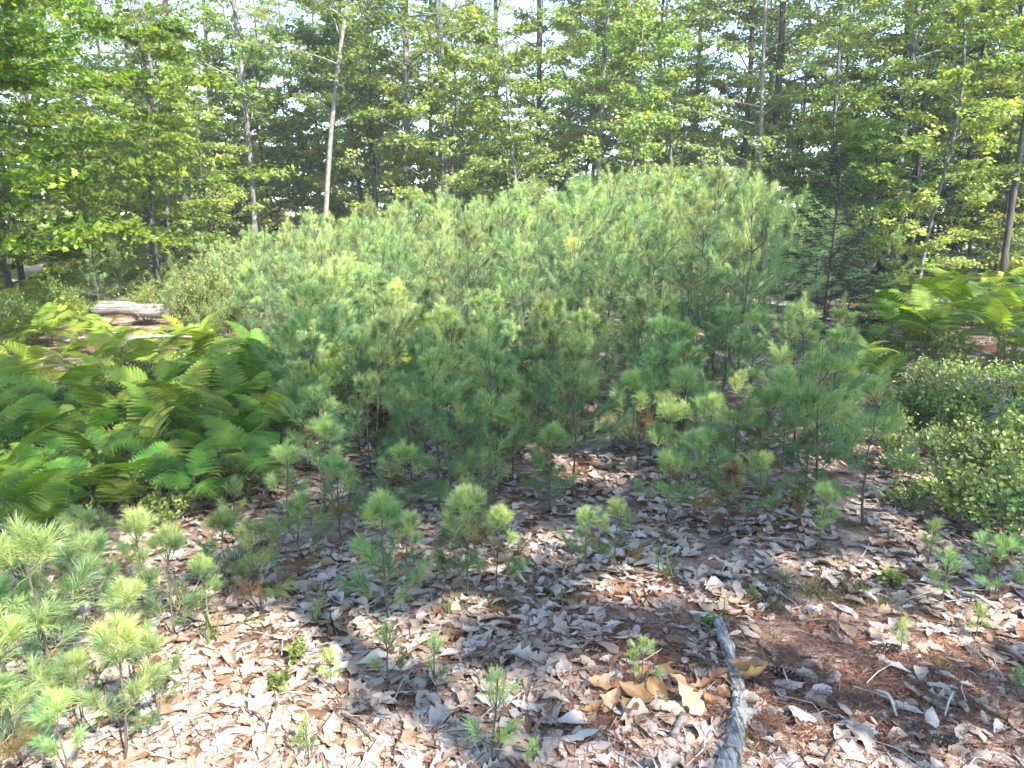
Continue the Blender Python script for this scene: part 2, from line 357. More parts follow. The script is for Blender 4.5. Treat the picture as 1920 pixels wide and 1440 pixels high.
def leaf_cloud(b, rng, pos, dirs, size, tints, shape='rhomb', flat=0.8, mat=0):
    """one small folded leaf at each position"""
    n = len(pos); d = unit(dirs + rng.normal(0, .35, (n, 3)) + np.array([[0, 0, -.25]]))
    up = unit(np.array([[0, 0, 1.]]) + rng.normal(0, flat, (n, 3)))
    s = unit(np.cross(d, up)); nn = np.cross(s, d)
    L = size*rng.uniform(.65, 1.15, (n, 1)); W = L*rng.uniform(.36, .48, (n, 1))
    if shape == 'rhomb':
        v = np.stack([pos, pos+d*L*.5-s*W+nn*L*.06, pos+d*L, pos+d*L*.5+s*W+nn*L*.06], 1).reshape(-1, 3)
        i = np.arange(n)[:, None]*4
        b.add(v, np.concatenate([i+np.array([[0, 1, 2]]), i+np.array([[0, 2, 3]])]), np.repeat(tints, 4), mat)
    else:   # five-lobed maple leaf, a fan round its foot
        pr = [(0, 0), (.10, .40), (.30, .62), (.42, .36), (.70, .44), (.66, .16), (1.0, 0), (.66, -.16), (.70, -.44), (.42, -.36), (.30, -.62), (.10, -.40)]
        v = np.stack([pos + d*L*a + s*L*c + nn*(L*.10*abs(c)*2 - L*.12*a*a) for a, c in pr], 1).reshape(-1, 3)
        k = len(pr); i = np.arange(n)[:, None]*k
        b.add(v, np.concatenate([i+np.array([[0, j, j+1]]) for j in range(1, k-1)]), np.repeat(tints, k), mat)

def gen_tree(seed, H, r0, lo, spread, nb, nsec, nl, leaf, bark='bark', lmat='leafA', shape='rhomb', lean=(0, 0), wob=.02, gaps=None, bare_twigs=0, origin=None, elev=(15, 50)):
    """broad-leaved tree: wavy tapered trunk, limbs, twigs, flat sprays of leaves"""
    rng = np.random.default_rng(seed); tk, cr = MB(), MB()
    n = 14; z = np.linspace(0, H, n); u = z/H
    path = np.stack([lean[0]*z*u**.3 + wob*H*np.sin(u*5+seed)*u, lean[1]*z + wob*H*np.cos(u*4+seed*1.7)*u, z], 1)
    rr = r0*(1-u)**.8+0.012; rr[0] *= 1.35
    tk.tube(path, rr, 8)
    P = lambda zz: np.array([np.interp(zz, z, path[:, k]) for k in range(3)])
    A, B, D = [], [], []
    for i in range(nb):
        f = (i+rng.uniform(.1, .9))/nb; zz = H*(lo+(0.98-lo)*f); az = i*2.4+rng.normal(0, .5)
        L = spread*(0.55+0.45*math.sin(math.pi*min(1, .25+f*.8)))*rng.uniform(.6, 1.25); el = math.radians(rng.uniform(*elev))
        hd = np.array([math.cos(az), math.sin(az), 0]); m = 6; tt = np.linspace(0, 1, m)[:, None]
        c0 = P(zz)
        bp = c0 + hd*L*math.cos(el)*tt + np.array([0, 0, 1])*(L*math.sin(el)*tt - .18*L*tt**2) + rng.normal(0, .03*L, (m, 3))*tt
        rb = np.interp(zz, z, rr)*.34
        tk.tube(bp, np.linspace(rb, .004, m), 5, .5, 0, False)
        for q in range(nsec):
            t = rng.uniform(.25, 1.0); c = np.array([np.interp(t, tt[:, 0], bp[:, j]) for j in range(3)])
            a = az + rng.choice([-1, 1])*rng.uniform(.3, 1.2); l2 = L*rng.uniform(.22, .45); e = rng.uniform(-.15, .35)
            e1 = c + l2*np.array([math.cos(a)*math.cos(e), math.sin(a)*math.cos(e), math.sin(e)])
            tk.tube(np.array([c, (c+e1)/2+np.array([0, 0, .04*l2]), e1]), [max(.004, rb*.25), .004, .002], 3, .5, 0, False)
            A.append(c); B.append(e1)
    A, B = np.array(A), np.array(B)
    S = len(A); t = rng.uniform(.05, 1.08, (S*nl, 1))
    AA, BB = np.repeat(A, nl, 0), np.repeat(B, nl, 0); d = unit(BB-AA); l2 = np.linalg.norm(BB-AA, axis=1, keepdims=True)
    sd_ = unit(np.cross(d, np.array([[0, 0, 1.]])))*rng.choice([-1, 1], (S*nl, 1))
    pos = AA*(1-t)+BB*t + sd_*rng.uniform(.0, .30, (S*nl, 1))*l2*(1.15-t) + rng.normal(0, .035, (S*nl, 3))
    tn = np.clip(np.repeat(rng.normal(.5, .2, S), nl) + rng.normal(0, .1, S*nl), 0, 1)
    if gaps:     # leaves left out where their shadow would cover a chosen sun patch
        ctr = pos + np.asarray(origin); gp = ctr[:, :2] - SUNV[:2]/SUNV[2]*ctr[:, 2:3]; keep = np.ones(len(pos), bool); jit = rng.uniform(.8, 1.25, len(pos))
        for (x, y, rx, ry) in gaps: keep &= ((gp[:, 0]-x)/(rx+.06))**2 + ((gp[:, 1]-y)/(ry+.06))**2 > jit
        pos, d, sd_, tn = pos[keep], d[keep], sd_[keep], tn[keep]
    leaf_cloud(cr, rng, pos, d*.6+sd_, leaf, tn, shape)
    return [('trunk', tk.mesh('tree_trunk', M[bark], True)), ('crown', cr.mesh('tree_crown', M[lmat]))]

def gen_whitepine(seed, H, r0, dead_to):
    """tall white pine: whorls of bare dead limbs low down, needled limbs above"""
    rng = np.random.default_rng(seed); tk, cr = MB(), MB()
    z = np.linspace(0, H, 14); tk.tube(np.stack([.08*np.sin(z*.5), .05*np.cos(z*.4), z], 1), r0*(1-z/H*.85), 8)
    S0, S1, T = [], [], []
    zz = 1.2
    while zz < H-.5:
        a0 = rng.uniform(0, 6)
        for i in range(rng.integers(3, 6)):
            az = a0+i*1.4+rng.normal(0, .2); L = min(2.6, .8+.25*zz)*rng.uniform(.5, 1.1)*(1 if zz < H*.7 else (H-zz)/(H*.3)+.15); el = rng.uniform(.05, .4)
            hd = np.array([math.cos(az), math.sin(az), 0]); tt = np.linspace(0, 1, 5)[:, None]
            bp = np.array([0, 0, zz]) + hd*L*tt*math.cos(el) + np.array([0, 0, 1])*L*(math.sin(el)*tt+.15*tt**2) + rng.normal(0, .03, (5, 3))*tt
            tk.tube(bp, np.linspace(.018, .004, 5), 4, .5, 0, False)
            for q in range(8 if zz > dead_to else 5):
                t = rng.uniform(.3, 1); c = np.array([np.interp(t, tt[:, 0], bp[:, j]) for j in range(3)])
                a = az+rng.choice([-1, 1])*rng.uniform(.3, 1); e = c + np.array([math.cos(a), math.sin(a), rng.uniform(-.1, .5)])*rng.uniform(.15, .5)
                tk.tube(np.array([c, e]), [.006, .002], 3, .5, 0, False)
                if zz > dead_to:
                    for j in range(5):
                        d = unit(e-c+rng.normal(0, .2, 3)); o = e+rng.normal(0, .12, 3); S0.append(o-d*.08); S1.append(o+d*.08); T.append(rng.uniform(.5, 1))
        zz += rng.uniform(.35, .6)
    add_needles(cr, rng, np.array(S0), np.array(S1), np.array(T), 8, 4, .10, .005, 1)
    return [('trunk', tk.mesh('tall_pine_trunk', M['bark'], True)), ('crown', cr.mesh('tall_pine_crown', M['needle']))]

def gen_frond(seed, L, np_=13):
    """bracken frond along +x, drooping, with toothed pinnae"""
    rng = np.random.default_rng(seed); b = MB()
    f = lambda t: np.stack([L*t*(1-.08*t), 0*t, L*(.30*t-.50*t**2)], -1)
    tt = np.linspace(0, 1, 7); b.tube(f(tt), np.linspace(.003, .0008, 7), 3, .9, 0, False)
    V = []; tn = []; fb = [.30, .42, .5, .62, .38, .55][seed % 6]
    for i in range(np_):
        t = .10+.90*(i/np_); c = f(np.array([t]))[0]; pl = .36*L*(1-t)**.75+.018
        if i == 0: pl *= .85
        for sg in (-1, 1):
            d = unit(np.array([.42, sg, rng.normal(-.05, .07)])); s = unit(np.cross(d, [0, 0, 1.]))
            k = max(3, int(pl/.014)); tp = min(.95, fb+rng.normal(0, .08)) if rng.random() > .015 else .97
            q = (np.arange(k)+.3)/k; ce = c + d*pl*q[:, None] + np.array([0, 0, -1.])*(pl*.22*q**2)[:, None]
            w = (.020*(pl/.12)**.5*(1.06-q)**.7+.003)[:, None]; h = pl/k*.46
            for s2 in (-1, 1):
                V.append(np.stack([ce-d*h, ce+d*h, ce+d*h*1.5+s*s2*w+np.array([0, 0, -.15])*w, ce-d*h*.1+s*s2*w*.95+np.array([0, 0, -.15])*w], 1).reshape(-1, 3)); tn.append(np.full(k*4, np.clip(tp+rng.normal(0, .04), 0, 1)))
    v = np.concatenate(V); b.add(v, np.arange(len(v)).reshape(-1, 4), np.concatenate(tn))
    return b.mesh('frond', M['fern'])

def gen_shrub(seed, R, H, ns, nl, leaf, lmat='berry', bmat='twig'):
    rng = np.random.default_rng(seed); st, lv = MB(), MB(); A, B = [], []
    for i in range(ns):
        a = rng.uniform(0, 6.28); r = R*math.sqrt(rng.random()); h = H*rng.uniform(.55, 1.05)*(1-.45*(r/R)**2)
        c = np.array([r*.35*math.cos(a), r*.35*math.sin(a), 0]); e = np.array([r*math.cos(a), r*math.sin(a), h]); m = (c+e)/2+np.array([0, 0, .12*h])+rng.normal(0, .02, 3)
        st.tube(np.array([c, m, e]), [.0035, .0025, .0012], 4, .5, 0, False)
        A.append(m); B.append(e); A.append((c+m)/2); B.append(m)
        for q in range(3):
            d = rng.normal(0, 1, 3); d[2] = abs(d[2])*.5; e2 = m+(e-m)*rng.random()+unit(d)*rng.uniform(.06, .14)*H/.4
            st.tube(np.array([m+(e-m)*.2, e2]), [.002, .001], 3, .5, 0, False); A.append(m); B.append(e2)
    A, B = np.array(A), np.array(B); S = len(A); t = rng.uniform(.1, 1.05, (S*nl, 1)); AA, BB = np.repeat(A, nl, 0), np.repeat(B, nl, 0)
    pos = AA*(1-t)+BB*t+rng.normal(0, leaf*.35, (S*nl, 3)); d = unit(BB-AA)+rng.normal(0, .8, (S*nl, 3)); d[:, 2] += .25
    tn = np.clip(np.repeat(rng.normal(.5, .15, S), nl)+rng.normal(0, .1, S*nl), 0, .93)
    leaf_cloud(lv, rng, pos, d, leaf, tn, 'rhomb', .5)
    return [('stems', st.mesh('shrub_stems', M[bmat])), ('foliage', lv.mesh('shrub_foliage', M[lmat]))]

def leaf_verts(rng, L, kind='oak', N=11, curl=None):
    """an oak leaf lying along +x: 3-4 broad lobes a side, folded along the midrib, curled; returns verts, quads"""
    N = 12
    t = np.array([0, .10, .18, .30, .36, .46, .56, .63, .74, .82, .90, 1.0])
    w = np.array([.010, .05, .11, .19, .17, .20, .26, .22, .21, .20, .13, .03])
    sh = np.array([0, 0, .0, .03, .0, 0, .035, .01, .015, .03, .01, 0])
    jl, jr = rng.uniform(.75, 1.2, N), rng.uniform(.75, 1.2, N); fat = rng.uniform(.85, 1.2)
    cu = rng.normal(.2, .9) if curl is None else curl; ro = rng.normal(.5, 1.0) if curl is None else curl*.8
    tw = rng.normal(0, .6); ph = rng.uniform(0, 6); rows = []
    for i in range(N):
        row = []
        for s in (-1, -.5, 0, .5, 1):
            y = w[i]*fat*(jl[i] if s < 0 else jr[i])*s
            x = t[i] + sh[i]*abs(s)
            z = ro*(y*y)*2.0 + .16*abs(y) + cu*.42*(x-.5)**2 + tw*y*(x-.5)*.8 + .030*math.sin(9*x+ph+7*y)
            if abs(s) == 1: z += rng.normal(0, .022)
            row.append((x, y, z))
        rows.append(row)
    v = np.array(rows).reshape(-1, 3); v[:, 0] -= .5; v *= L; v[:, 2] -= np.percentile(v[:, 2], 12)
    i = (np.arange(N-1)[:, None]*5+np.arange(4)[None]).ravel()
    return v, np.stack([i, i+1, i+6, i+5], -1)

def rot(v, rng, rz=None, tilt=.35):
    a = rng.uniform(0, 6.283) if rz is None else rz; tx, ty = rng.normal(0, tilt, 2)
    ca, sa = math.cos(a), math.sin(a); Rz = np.array([[ca, -sa, 0], [sa, ca, 0], [0, 0, 1]])
    Rx = np.array([[1, 0, 0], [0, math.cos(tx), -math.sin(tx)], [0, math.sin(tx), math.cos(tx)]]); Ry = np.array([[math.cos(ty), 0, math.sin(ty)], [0, 1, 0], [-math.sin(ty), 0, math.cos(ty)]])
    return v @ (Rz @ Ry @ Rx).T

R = np.random.default_rng(7)
def G(x, y): return float(g(x, y))
def spot(px, D): x = (px-960)/FPX*(D*math.cos(PITCH)+.2); return (x, D, G(x, D)-.03)

# ------------------------------------------------------------------ the wood behind the clearing
broad = [gen_tree(101, 14, .085, .10, 2.6, 46, 15, 34, .092, 'bark_dark', wob=.012),
         gen_tree(102, 16, .075, .16, 2.3, 44, 15, 34, .09, 'bark_dark', wob=.015),
         gen_tree(103, 13, .06, .10, 2.4, 44, 15, 34, .09, 'bark', wob=.02, lean=(.05, .0)),
         gen_tree(104, 15, .075, .22, 2.8, 44, 15, 34, .095, 'bark_dark', wob=.018),
         gen_tree(105, 12, .06, .14, 1.9, 34, 11, 22, .095, 'bark_pale', wob=.02, lean=(.10, 0))]
under = [gen_tree(111, 5.0, .035, .07, 1.5, 34, 9, 26, .095, 'bark_dark', wob=.03),
         gen_tree(112, 6.0, .03, .10, 1.3, 34, 9, 26, .09, 'bark', wob=.04, lean=(.06, .02)),
         gen_tree(113, 3.6, .025, .06, 1.3, 32, 9, 24, .09, 'bark_dark', wob=.03)]
trunks = [gen_tree(121, 16, .105, .22, 2.4, 34, 12, 22, .10, 'bark_dark', wob=.008),
          gen_tree(122, 15, .085, .26, 2.2, 32, 12, 22, .10, 'bark', wob=.010),
          gen_tree(123, 13, .055, .30, 1.8, 28, 10, 22, .10, 'bark_pale', wob=.018, lean=(.17, 0)),
          gen_tree(124, 14, .055, .24, 1.9, 32, 10, 22, .10, 'bark', wob=.018)]
tallpine = [gen_whitepine(131, 13, .12, 5.2), gen_whitepine(132, 15, .13, 7.0)]
darkspruce = gen_spruce(141, 8.0, 90, 1.9, 1.0, .06, .016, .05, .22)

hero = [   # pixel column, distance, kit, size, turn, label
    (1437, 20, trunks[0], 1.0, 0.4, 'straight dark-grey trunk rising above the pine thicket beside the young spruce'),
    (832, 17.5, tallpine[0], 1.0, 0.2, 'tall pine with whorls of bare horizontal limbs against a sky gap'),
    (770, 18, trunks[1], 1.0, 2.6, 'grey kinked trunk just beside the bare-limbed tall pine'),
    (604, 16.5, trunks[2], .95, 0.0, 'thin pale trunk leaning to one side over the thicket'),
    (482, 18.5, trunks[3], 1.1, 2.0, 'slim grey-brown trunk between the pale leaning trunk and the maple boughs'),
    (360, 19, trunks[0], .85, 2.2, 'thick dark trunk standing in the shady gap behind the bleached log'),
    (324, 17, trunks[3], .8, 4.0, 'narrow pale-grey trunk close beside the thick dark trunk'),
    (422, 23, trunks[1], .9, 1.2, 'pale grey trunk half hidden behind maple boughs and young pines'),
    (930, 22, trunks[0], .9, 5.2, 'dark trunk in shadow behind the middle of the pine thicket'),
    (1664, 19, trunks[1], 1.05, 3.4, 'dark trunk rising among black-green spruce boughs'),
    (1700, 24, trunks[0], 1.0, 1.4, 'shadowed trunk behind the black-green spruce boughs'),
    (1120, 19, trunks[3], 1.0, 5.6, 'slender twin-limbed tree with thin grey stem above the thicket'),
    (1540, 18, trunks[3], .9, 0.9, 'thin dark stem directly behind the young spruce top'),
    (1290, 26, tallpine[1], 1.0, 1.0, 'pine with yellowish needles high above the thicket'),
    (1010, 21, broad[1], 1.05, 2.0, 'dense leafy tree behind the crest of the thicket'),
    (1180, 24, broad[0], 1.1, 4.0, 'dense pale-green tree between the twin-limbed stem and the yellowish pine'),
    (1880, 15, broad[3], .8, 0.5, 'broad tree with arching limbs at the edge of the open sky'),
    (1700, 17, darkspruce, .85, .3, 'black-green spruce with drooping boughs in the wood'),
    (1790, 19, darkspruce, 1.05, 1.9, 'larger shadowy spruce behind the other dark boughs'),
]
for px, D, kit, s, rz, lab in hero:
    nm = 'spruce_tree' if kit is darkspruce else ('pine_tree' if kit in tallpine else 'broadleaf_tree')
    thing(nm, kit, spot(px, D), rz, s, lab, 'tree', 'trees of the wood')

def scatter(n, xr, yr, dmin, seed, test=None, taken=None):
    rng = np.random.default_rng(seed); out = [] if taken is None else list(taken); k0 = len(out); tries = 0
    while len(out)-k0 < n and tries < n*60:
        tries += 1; x, y = rng.uniform(*xr), rng.uniform(*yr)
        if test and not test(x, y): continue
        if all((x-a)**2+(y-c)**2 > dmin**2 for a, c in out): out.append((x, y))
    return out[k0:]
wedge = lambda m: (lambda x, y: abs(x) < m*y+1)
for i, (x, y) in enumerate(scatter(32, (-24, 24), (18.5, 31), 2.1, 21, wedge(.80))):
    thing('broadleaf_tree', broad[i % 5], (x, y, G(x, y)-.03), R.uniform(0, 6.28), R.uniform(.8, 1.1), 'leafy tree at the front of the wood', 'tree', 'leafy trees in the front rows')
for i, (x, y) in enumerate(scatter(24, (-46, 46), (31, 60), 3.8, 22, wedge(.80))):
    thing('broadleaf_tree', broad[i % 5], (x, y, G(x, y)-.03), R.uniform(0, 6.28), R.uniform(.9, 1.35), 'leafy tree deep in the wood', 'tree', 'trees deep in the wood')
for i, (x, y) in enumerate(scatter(56, (-22, 22), (14.8, 27), 1.2, 23, lambda x, y: abs(x) < .78*y+1 and not (-5 < x < 6 and y < 15.5))):
    thing('understory_tree', under[i % 3], (x, y, G(x, y)-.02), R.uniform(0, 6.28), R.uniform(.8, 1.2), 'leafy understory tree at the wood edge', 'tree', 'understory trees along the wood edge')

for i, (x, y) in enumerate(scatter(32, (-40, 40), (26, 48), 2.2, 24, wedge(.78))):
    thing('understory_tree', under[i % 3], (x, y, G(x, y)-.02), R.uniform(0, 6.28), R.uniform(1.0, 1.7), 'small tree deep in the wood', 'tree', 'small trees deep in the wood')

for i, (x, y) in enumerate(scatter(22, (-17, 3), (19, 30), 1.5, 26, wedge(.78))):
    thing('understory_tree', under[i % 3], (x, y, G(x, y)-.02), R.uniform(0, 6.28), R.uniform(.9, 1.4), 'leafy little tree closing the gap behind the pale leaning trunk', 'tree', 'little trees behind the leaning trunk')

# maple boughs hanging in from the near left; understory maples below them
maple = gen_tree(151, 9, .10, .18, 3.2, 42, 16, 22, .10, 'bark_dark', 'leafM', 'maple', wob=.02, elev=(-5, 30))
maple_high = gen_tree(153, 9, .09, .40, 2.9, 34, 15, 20, .085, 'bark_dark', 'leafM', 'maple', wob=.02, elev=(-5, 30))
maple2 = gen_tree(152, 5.5, .05, .08, 2.0, 34, 11, 22, .095, 'bark_dark', 'leafM', 'maple', wob=.03, elev=(0, 35))
thing('maple_tree', maple_high, (-6.0, 6.2, G(-6.4, 5.6)), .4, 1.0, 'near maple reaching dark boughs into the top corner', 'tree')
thing('maple_tree', maple_high, (-7.6, 9.6, G(-6.9, 9.6)), 2.2, .95, 'maple with sunlit yellow-green sprays beyond the dark near boughs', 'tree')
thing('maple_tree', maple_high, (-4.4, 4.3, G(-4.4, 4.3)), 3.3, .85, 'nearest maple whose large shadowed leaves hang in front of everything', 'tree')
thing('maple_tree', maple, (-9.4, 8.6, G(-9.4, 8.6)), 5.2, 1.0, 'maple at the picture edge between the near boughs and the sunlit sprays', 'tree')
thing('maple_tree', maple2, (-8.6, 12.2, G(-8.6, 12.2)), 1.0, 1.0, 'low maple spreading layered leaves above the ferns beside the bleached log', 'tree')
thing('maple_tree', maple2, (-8.6, 10.4, G(-8.6, 10.4)), 4.0, .9, 'small maple with drooping leaves at the edge behind the fern patch', 'tree')
thing('maple_tree', maple2, (-7.6, 8.2, G(-7.6, 8.2)), 2.4, 1.25, 'bright low maple at the picture edge above the fern patch', 'tree')
thing('maple_tree', maple2, (-7.0, 14.2, G(-7.0, 14.2)), 3.1, 1.0, 'low maple in the sun beyond the bleached log', 'tree')
thing('maple_tree', maple2, (-10.4, 15.2, G(-10.4, 15.2)), 5.0, 1.1, 'shaded maple at the edge of the wood behind the low maples', 'tree')

# trees behind and beside the viewer on the sunny side; they shade the foreground, crowns thinned to leave chosen sun patches
LIT = []
def lit(px, py, rx, ry, z=0.):
    p = at(px, py); LIT.append((p[0]-z*SUNV[0]/SUNV[2], p[1]-z*SUNV[1]/SUNV[2], rx, ry))
lit(180, 1240, .75, .55); lit(420, 1330, .45, .30); lit(330, 1000, .3, .3); lit(640, 1180, .35, .12)
lit(780, 1400, .32, .10); lit(1400, 1400, .55, .26); lit(1580, 1190, .36, .18); lit(1720, 1440, .3, .15); lit(1050, 1420, .5, .12); lit(1880, 1170, .35, .14)
lit(1120, 880, .35, .35); lit(1540, 810, .3, .3); lit(760, 1040, .22, .12); lit(1010, 1030, .2, .12); lit(1180, 1110, .3, .08)
lit(1100, 560, 2.0, 1.6, 1.5); lit(850, 600, 1.6, 1.6, 1.3); lit(700, 700, .8, .9, .8); lit(1350, 560, 1.3, 1.6, 1.5); lit(1800, 600, .9, .9, .7); lit(1650, 700, .5, .5, .2); lit(1760, 720, .9, .7, .4); lit(1860, 900, .4, .4, .3); lit(1720, 850, .3, .3, .2); lit(950, 760, .6, .6, .8); lit(1200, 650, .8, .5, 1.4)
lit(1300, 480, 3, 4, 1.8); lit(1000, 480, 3, 4, 1.8); lit(150, 620, 4.0, 3.6, .5); lit(450, 560, 3, 4, .5); lit(1700, 520, 2, 3, .8)
LIT.append((-9.4, 11.6, 4.5, 4.5)); LIT.append((-7.5, 8.5, 2.6, 2.6))
_r = np.random.default_rng(99)
for _ in range(46):
    lit(_r.uniform(420, 1900), _r.uniform(940, 1440), _r.uniform(.05, .16), _r.uniform(.05, .12))
shade_at = [(5.6, -3.4, 10.5, 2.8), (7.6, -.8, 11, 2.9), (9.8, 2.2, 12, 3.0), (2.8, -5.6, 10, 2.7), (8.4, -6.2, 13, 3.2), (12.4, 4.6, 13, 3.2), (4.8, -8.6, 13, 3.1), (11.6, -2.4, 14, 3.2), (.4, -5.4, 9, 2.4), (3.5, -2.4, 13, 2.7)]
for i, (x, y, H, sp) in enumerate(shade_at):
    kit = gen_tree(200+i, H, .075, .30, sp, 40, 15, 20, .12, 'bark', 'leafA', 'rhomb', wob=.012, gaps=LIT, origin=(x, y, 0))
    thing('broadleaf_tree', kit, (x, y, G(x, y)), 0, 1, 'leafy tree shading the clearing', 'tree', 'trees shading the clearing')

# ------------------------------------------------------------------ young spruce
sp_ = gen_spruce(161, 2.9, 85, 1.0, 1.1, .030, .010, .10, .085)
p = np.array([4.02, 9.1, G(4.02, 9.1)]); thing('spruce_tree', sp_, p, .3, height_to(p, 283)/2.9, 'dark young spruce with a pointed top at the edge of the thicket', 'tree')
s2 = gen_shrub(171, .55, 1.2, 60, 16, .045, 'leafA')
p = at(395, 640); thing('bushy_shrub', s2, p, .3, 1.0, 'round yellow-green shrub beside the bleached log', 'shrub')

for i in range(12):
    p = at(R.uniform(20, 430), R.uniform(560, 650)); thing('bushy_shrub', s2, p, R.uniform(0, 6), R.uniform(.35, .65), 'little yellow-green shrub among the sunlit bracken', 'shrub', 'little shrubs among the sunlit bracken')

# ------------------------------------------------------------------ pines
big = [gen_pine(301+i, 2.0, 8, .090, .0026, 25, 5, 1, .86, .27+.035*(i % 3), .35, 2, .17+.025*(i % 3), (1, 1, 2, 2, 2)) for i in range(9)]
mid = [gen_pine(321+i, 1.1, 6, .074, .0017, 22, 5, 2, .85, .33+.04*(i % 3), .35, 2, .18+.03*(i % 3), (1, 2, 2, 2, 2)) for i in range(8)]
near = [gen_pine(341+i, .55, 4, .076, .0012, 19, 5, 2, .85, .48+.05*(i % 3), .15, 2, .28, (1, 1, 2, 2)) for i in range(8)]
seed = [gen_pine(361+i, .24, 2, .050, .0011, 10, 5, 2, .75, .55, .0, 1, .36, (0, 1)) for i in range(6)]
dead = []
for nm, me in gen_pine(381, .40, 4, .06, .0018, 8, 4, 2, .6, .16, 0):
    me.materials[0] = M['needle_dead'] if nm == 'crown' else M['stem']; dead.append((nm, me))
H0 = {id(k): h for ks, h in ((big, 2.0), (mid, 1.1), (near, .55), (seed, .24)) for k in ks}
placed = []
def pine(p, h, label, group=None, kit=None, rz=None):
    if kit is None:
        ks = big if h > 1.35 else mid if h > .72 else near if h > .30 else seed
        kit = ks[int(R.integers(len(ks)))]
    placed.append((p[0], p[1]))
    thing('pine_seedling' if h < .45 else 'young_pine', kit, (p[0], p[1], p[2]-.01), R.uniform(0, 6.28) if rz is None else rz, h/H0.get(id(kit), .4), label, 'pine', group, (R.normal(0, .03), R.normal(0, .03)))

front = [  # base column, base row, top row, label
    (232, 1436, 1165, 'sunlit pine sapling with a bright brush tip, nearest to the viewer'),
    (108, 1335, 985, 'sunlit pine sapling standing tallest in the bright corner clump'),
    (330, 1205, 995, 'shaded feathery pine sapling behind the brightest brush tip'),
    (45, 1430, 1150, 'pine sapling at the very edge in the bright corner clump'),
    (20, 1290, 1090, 'green pine sapling against the picture edge under the ferns'),
    (160, 1400, 1230, 'low pine sapling filling the bright corner clump from below'),
    (250, 1290, 1090, 'pine sapling between the tallest corner pine and the feathery one'),
    (488, 1150, 985, 'thin pine seedling with a star-shaped top at the clump edge'),
    (430, 1120, 960, 'slim pine seedling beside the star-topped one'),
    (575, 1425, 1345, 'small dark pine seedling among sunlit leaves at the bottom edge'),
    (728, 1165, 930, 'open pine sapling with long side tufts in the middle foreground'),
    (764, 1105, 965, 'pine sapling just behind the open middle-foreground sapling'),
    (874, 1122, 915, 'pine sapling on a bare dark curved stem'),
    (930, 1105, 950, 'many-stemmed thin pine sapling beside the bare dark stem'),
    (725, 1292, 1168, 'pine seedling with a rounded star top among grey leaves'),
    (815, 1288, 1190, 'dark green pine seedling next to the star-topped seedling'),
    (925, 1436, 1268, 'pale airy pine seedling at the bottom edge in the middle'),
    (620, 1300, 1215, 'tiny pine seedling between sunlit leaves and the star-topped seedling'),
    (1100, 1068, 955, 'bushy small pine at the edge of the leaf-strewn opening'),
    (1150, 1060, 940, 'second bushy small pine at the edge of the opening'),
    (1200, 1292, 1195, 'pine seedling sprouting out of the heap of brown oak leaves'),
    (1072, 932, 645, 'slender mid-height pine with a thin bare lower stem by the opening'),
    (915, 955, 610, 'full mid-height pine in the centre, dark at its foot'),
    (822, 962, 655, 'mid-height pine with twin bare lower stems'),
    (850, 840, 560, 'dark-stemmed mid-height pine rising before the thicket'),
    (700, 925, 700, 'mid-height pine beside the yellow-green ferns'),
    (612, 960, 780, 'low feathery pine against the dark ferns'),
    (545, 1000, 830, 'low pine spreading at the foot of the fern patch'),
    (655, 800, 585, 'bare black pine stem with sparse needles among ferns'),
    (1195, 880, 700, 'pine at the far side of the small opening'),
    (1300, 975, 810, 'pine beside the hanging tan leaves'),
    (1250, 985, 850, 'low pine in front of the hanging tan leaves'),
    (1415, 985, 850, 'low spreading pine behind the grassy leaf carpet'),
    (1360, 975, 870, 'dark little pine between the hanging leaves and the spreading pine'),
    (1508, 935, 720, 'thin-stemmed pine with dark foot near the blueberry bank'),
    (1532, 1040, 905, 'bushy low pine on the leaf litter near the bank'),
    (1618, 985, 700, 'tall thin pine with bare stem before the blueberry bank'),
    (1690, 1228, 1160, 'flat spreading seedling on brown needles'),
    (1740, 1060, 975, 'small pine on grey leaves before the blueberry bank'),
    (1765, 1135, 1030, 'pale pine seedling with a round tuft in the leaf litter'),
    (1868, 1135, 1005, 'pine seedling with rusty dead lower needles beside the dark bushes'),
    (1830, 1200, 1130, 'dark low pine seedling below the rusty one'),
    (1905, 1300, 1250, 'tiny dark seedling at the picture edge on the leaves'),
    (1000, 1440, 1392, 'tiny pine tuft at the bottom edge next to a twig'),
    (1030, 960, 800, 'low pine in front of the slender mid-height pine'),
    (960, 900, 690, 'pine leaning on the full centre pine'),
    (760, 985, 830, 'shaded low pine under the twin-stemmed pine'),
    (440, 1000, 900, 'low pine hidden under the last fern fronds'),
    (70, 1250, 1020, 'pine sapling filling the gap behind the tallest corner pine'),
    (190, 1220, 1010, 'feathery pine sapling between the ferns and the bright corner'),
    (300, 1370, 1190, 'bright low pine sapling at the inner side of the corner clump'),
    (10, 1480, 1260, 'pine sapling cut off by the bottom corner'),
    (130, 1490, 1300, 'bright pine sapling cut off by the bottom edge near the corner'),
    (390, 1180, 1040, 'shaded pine sapling at the inner edge of the corner clump'),
    (270, 1140, 960, 'shaded pine sapling under the front fern fronds'),
    (560, 1080, 930, 'shaded pine by the path of leaves before the ferns'),
    (180, 1130, 960, 'green pine sapling right below the ferns'),
    (640, 1010, 850, 'feathery pine between fern patch and middle saplings'),
    (890, 1010, 850, 'low pine behind the bare dark curved stem'),
]
for bx, by, ty, lab in front:
    p = at(bx, by); pine(p, max(.1, height_to(p, ty)), lab, 'pines standing singly in the foreground')
p = at(1365, 1000); thing('dead_pine', dead, p, 0, 1.0, 'dead rusty-brown little pine upright in the leaf litter', 'pine')
p = at(1862, 1120); thing('dead_pine', dead, p, 2, .55, 'dead rusty pine tuft under the seedling by the dark bushes', 'pine')
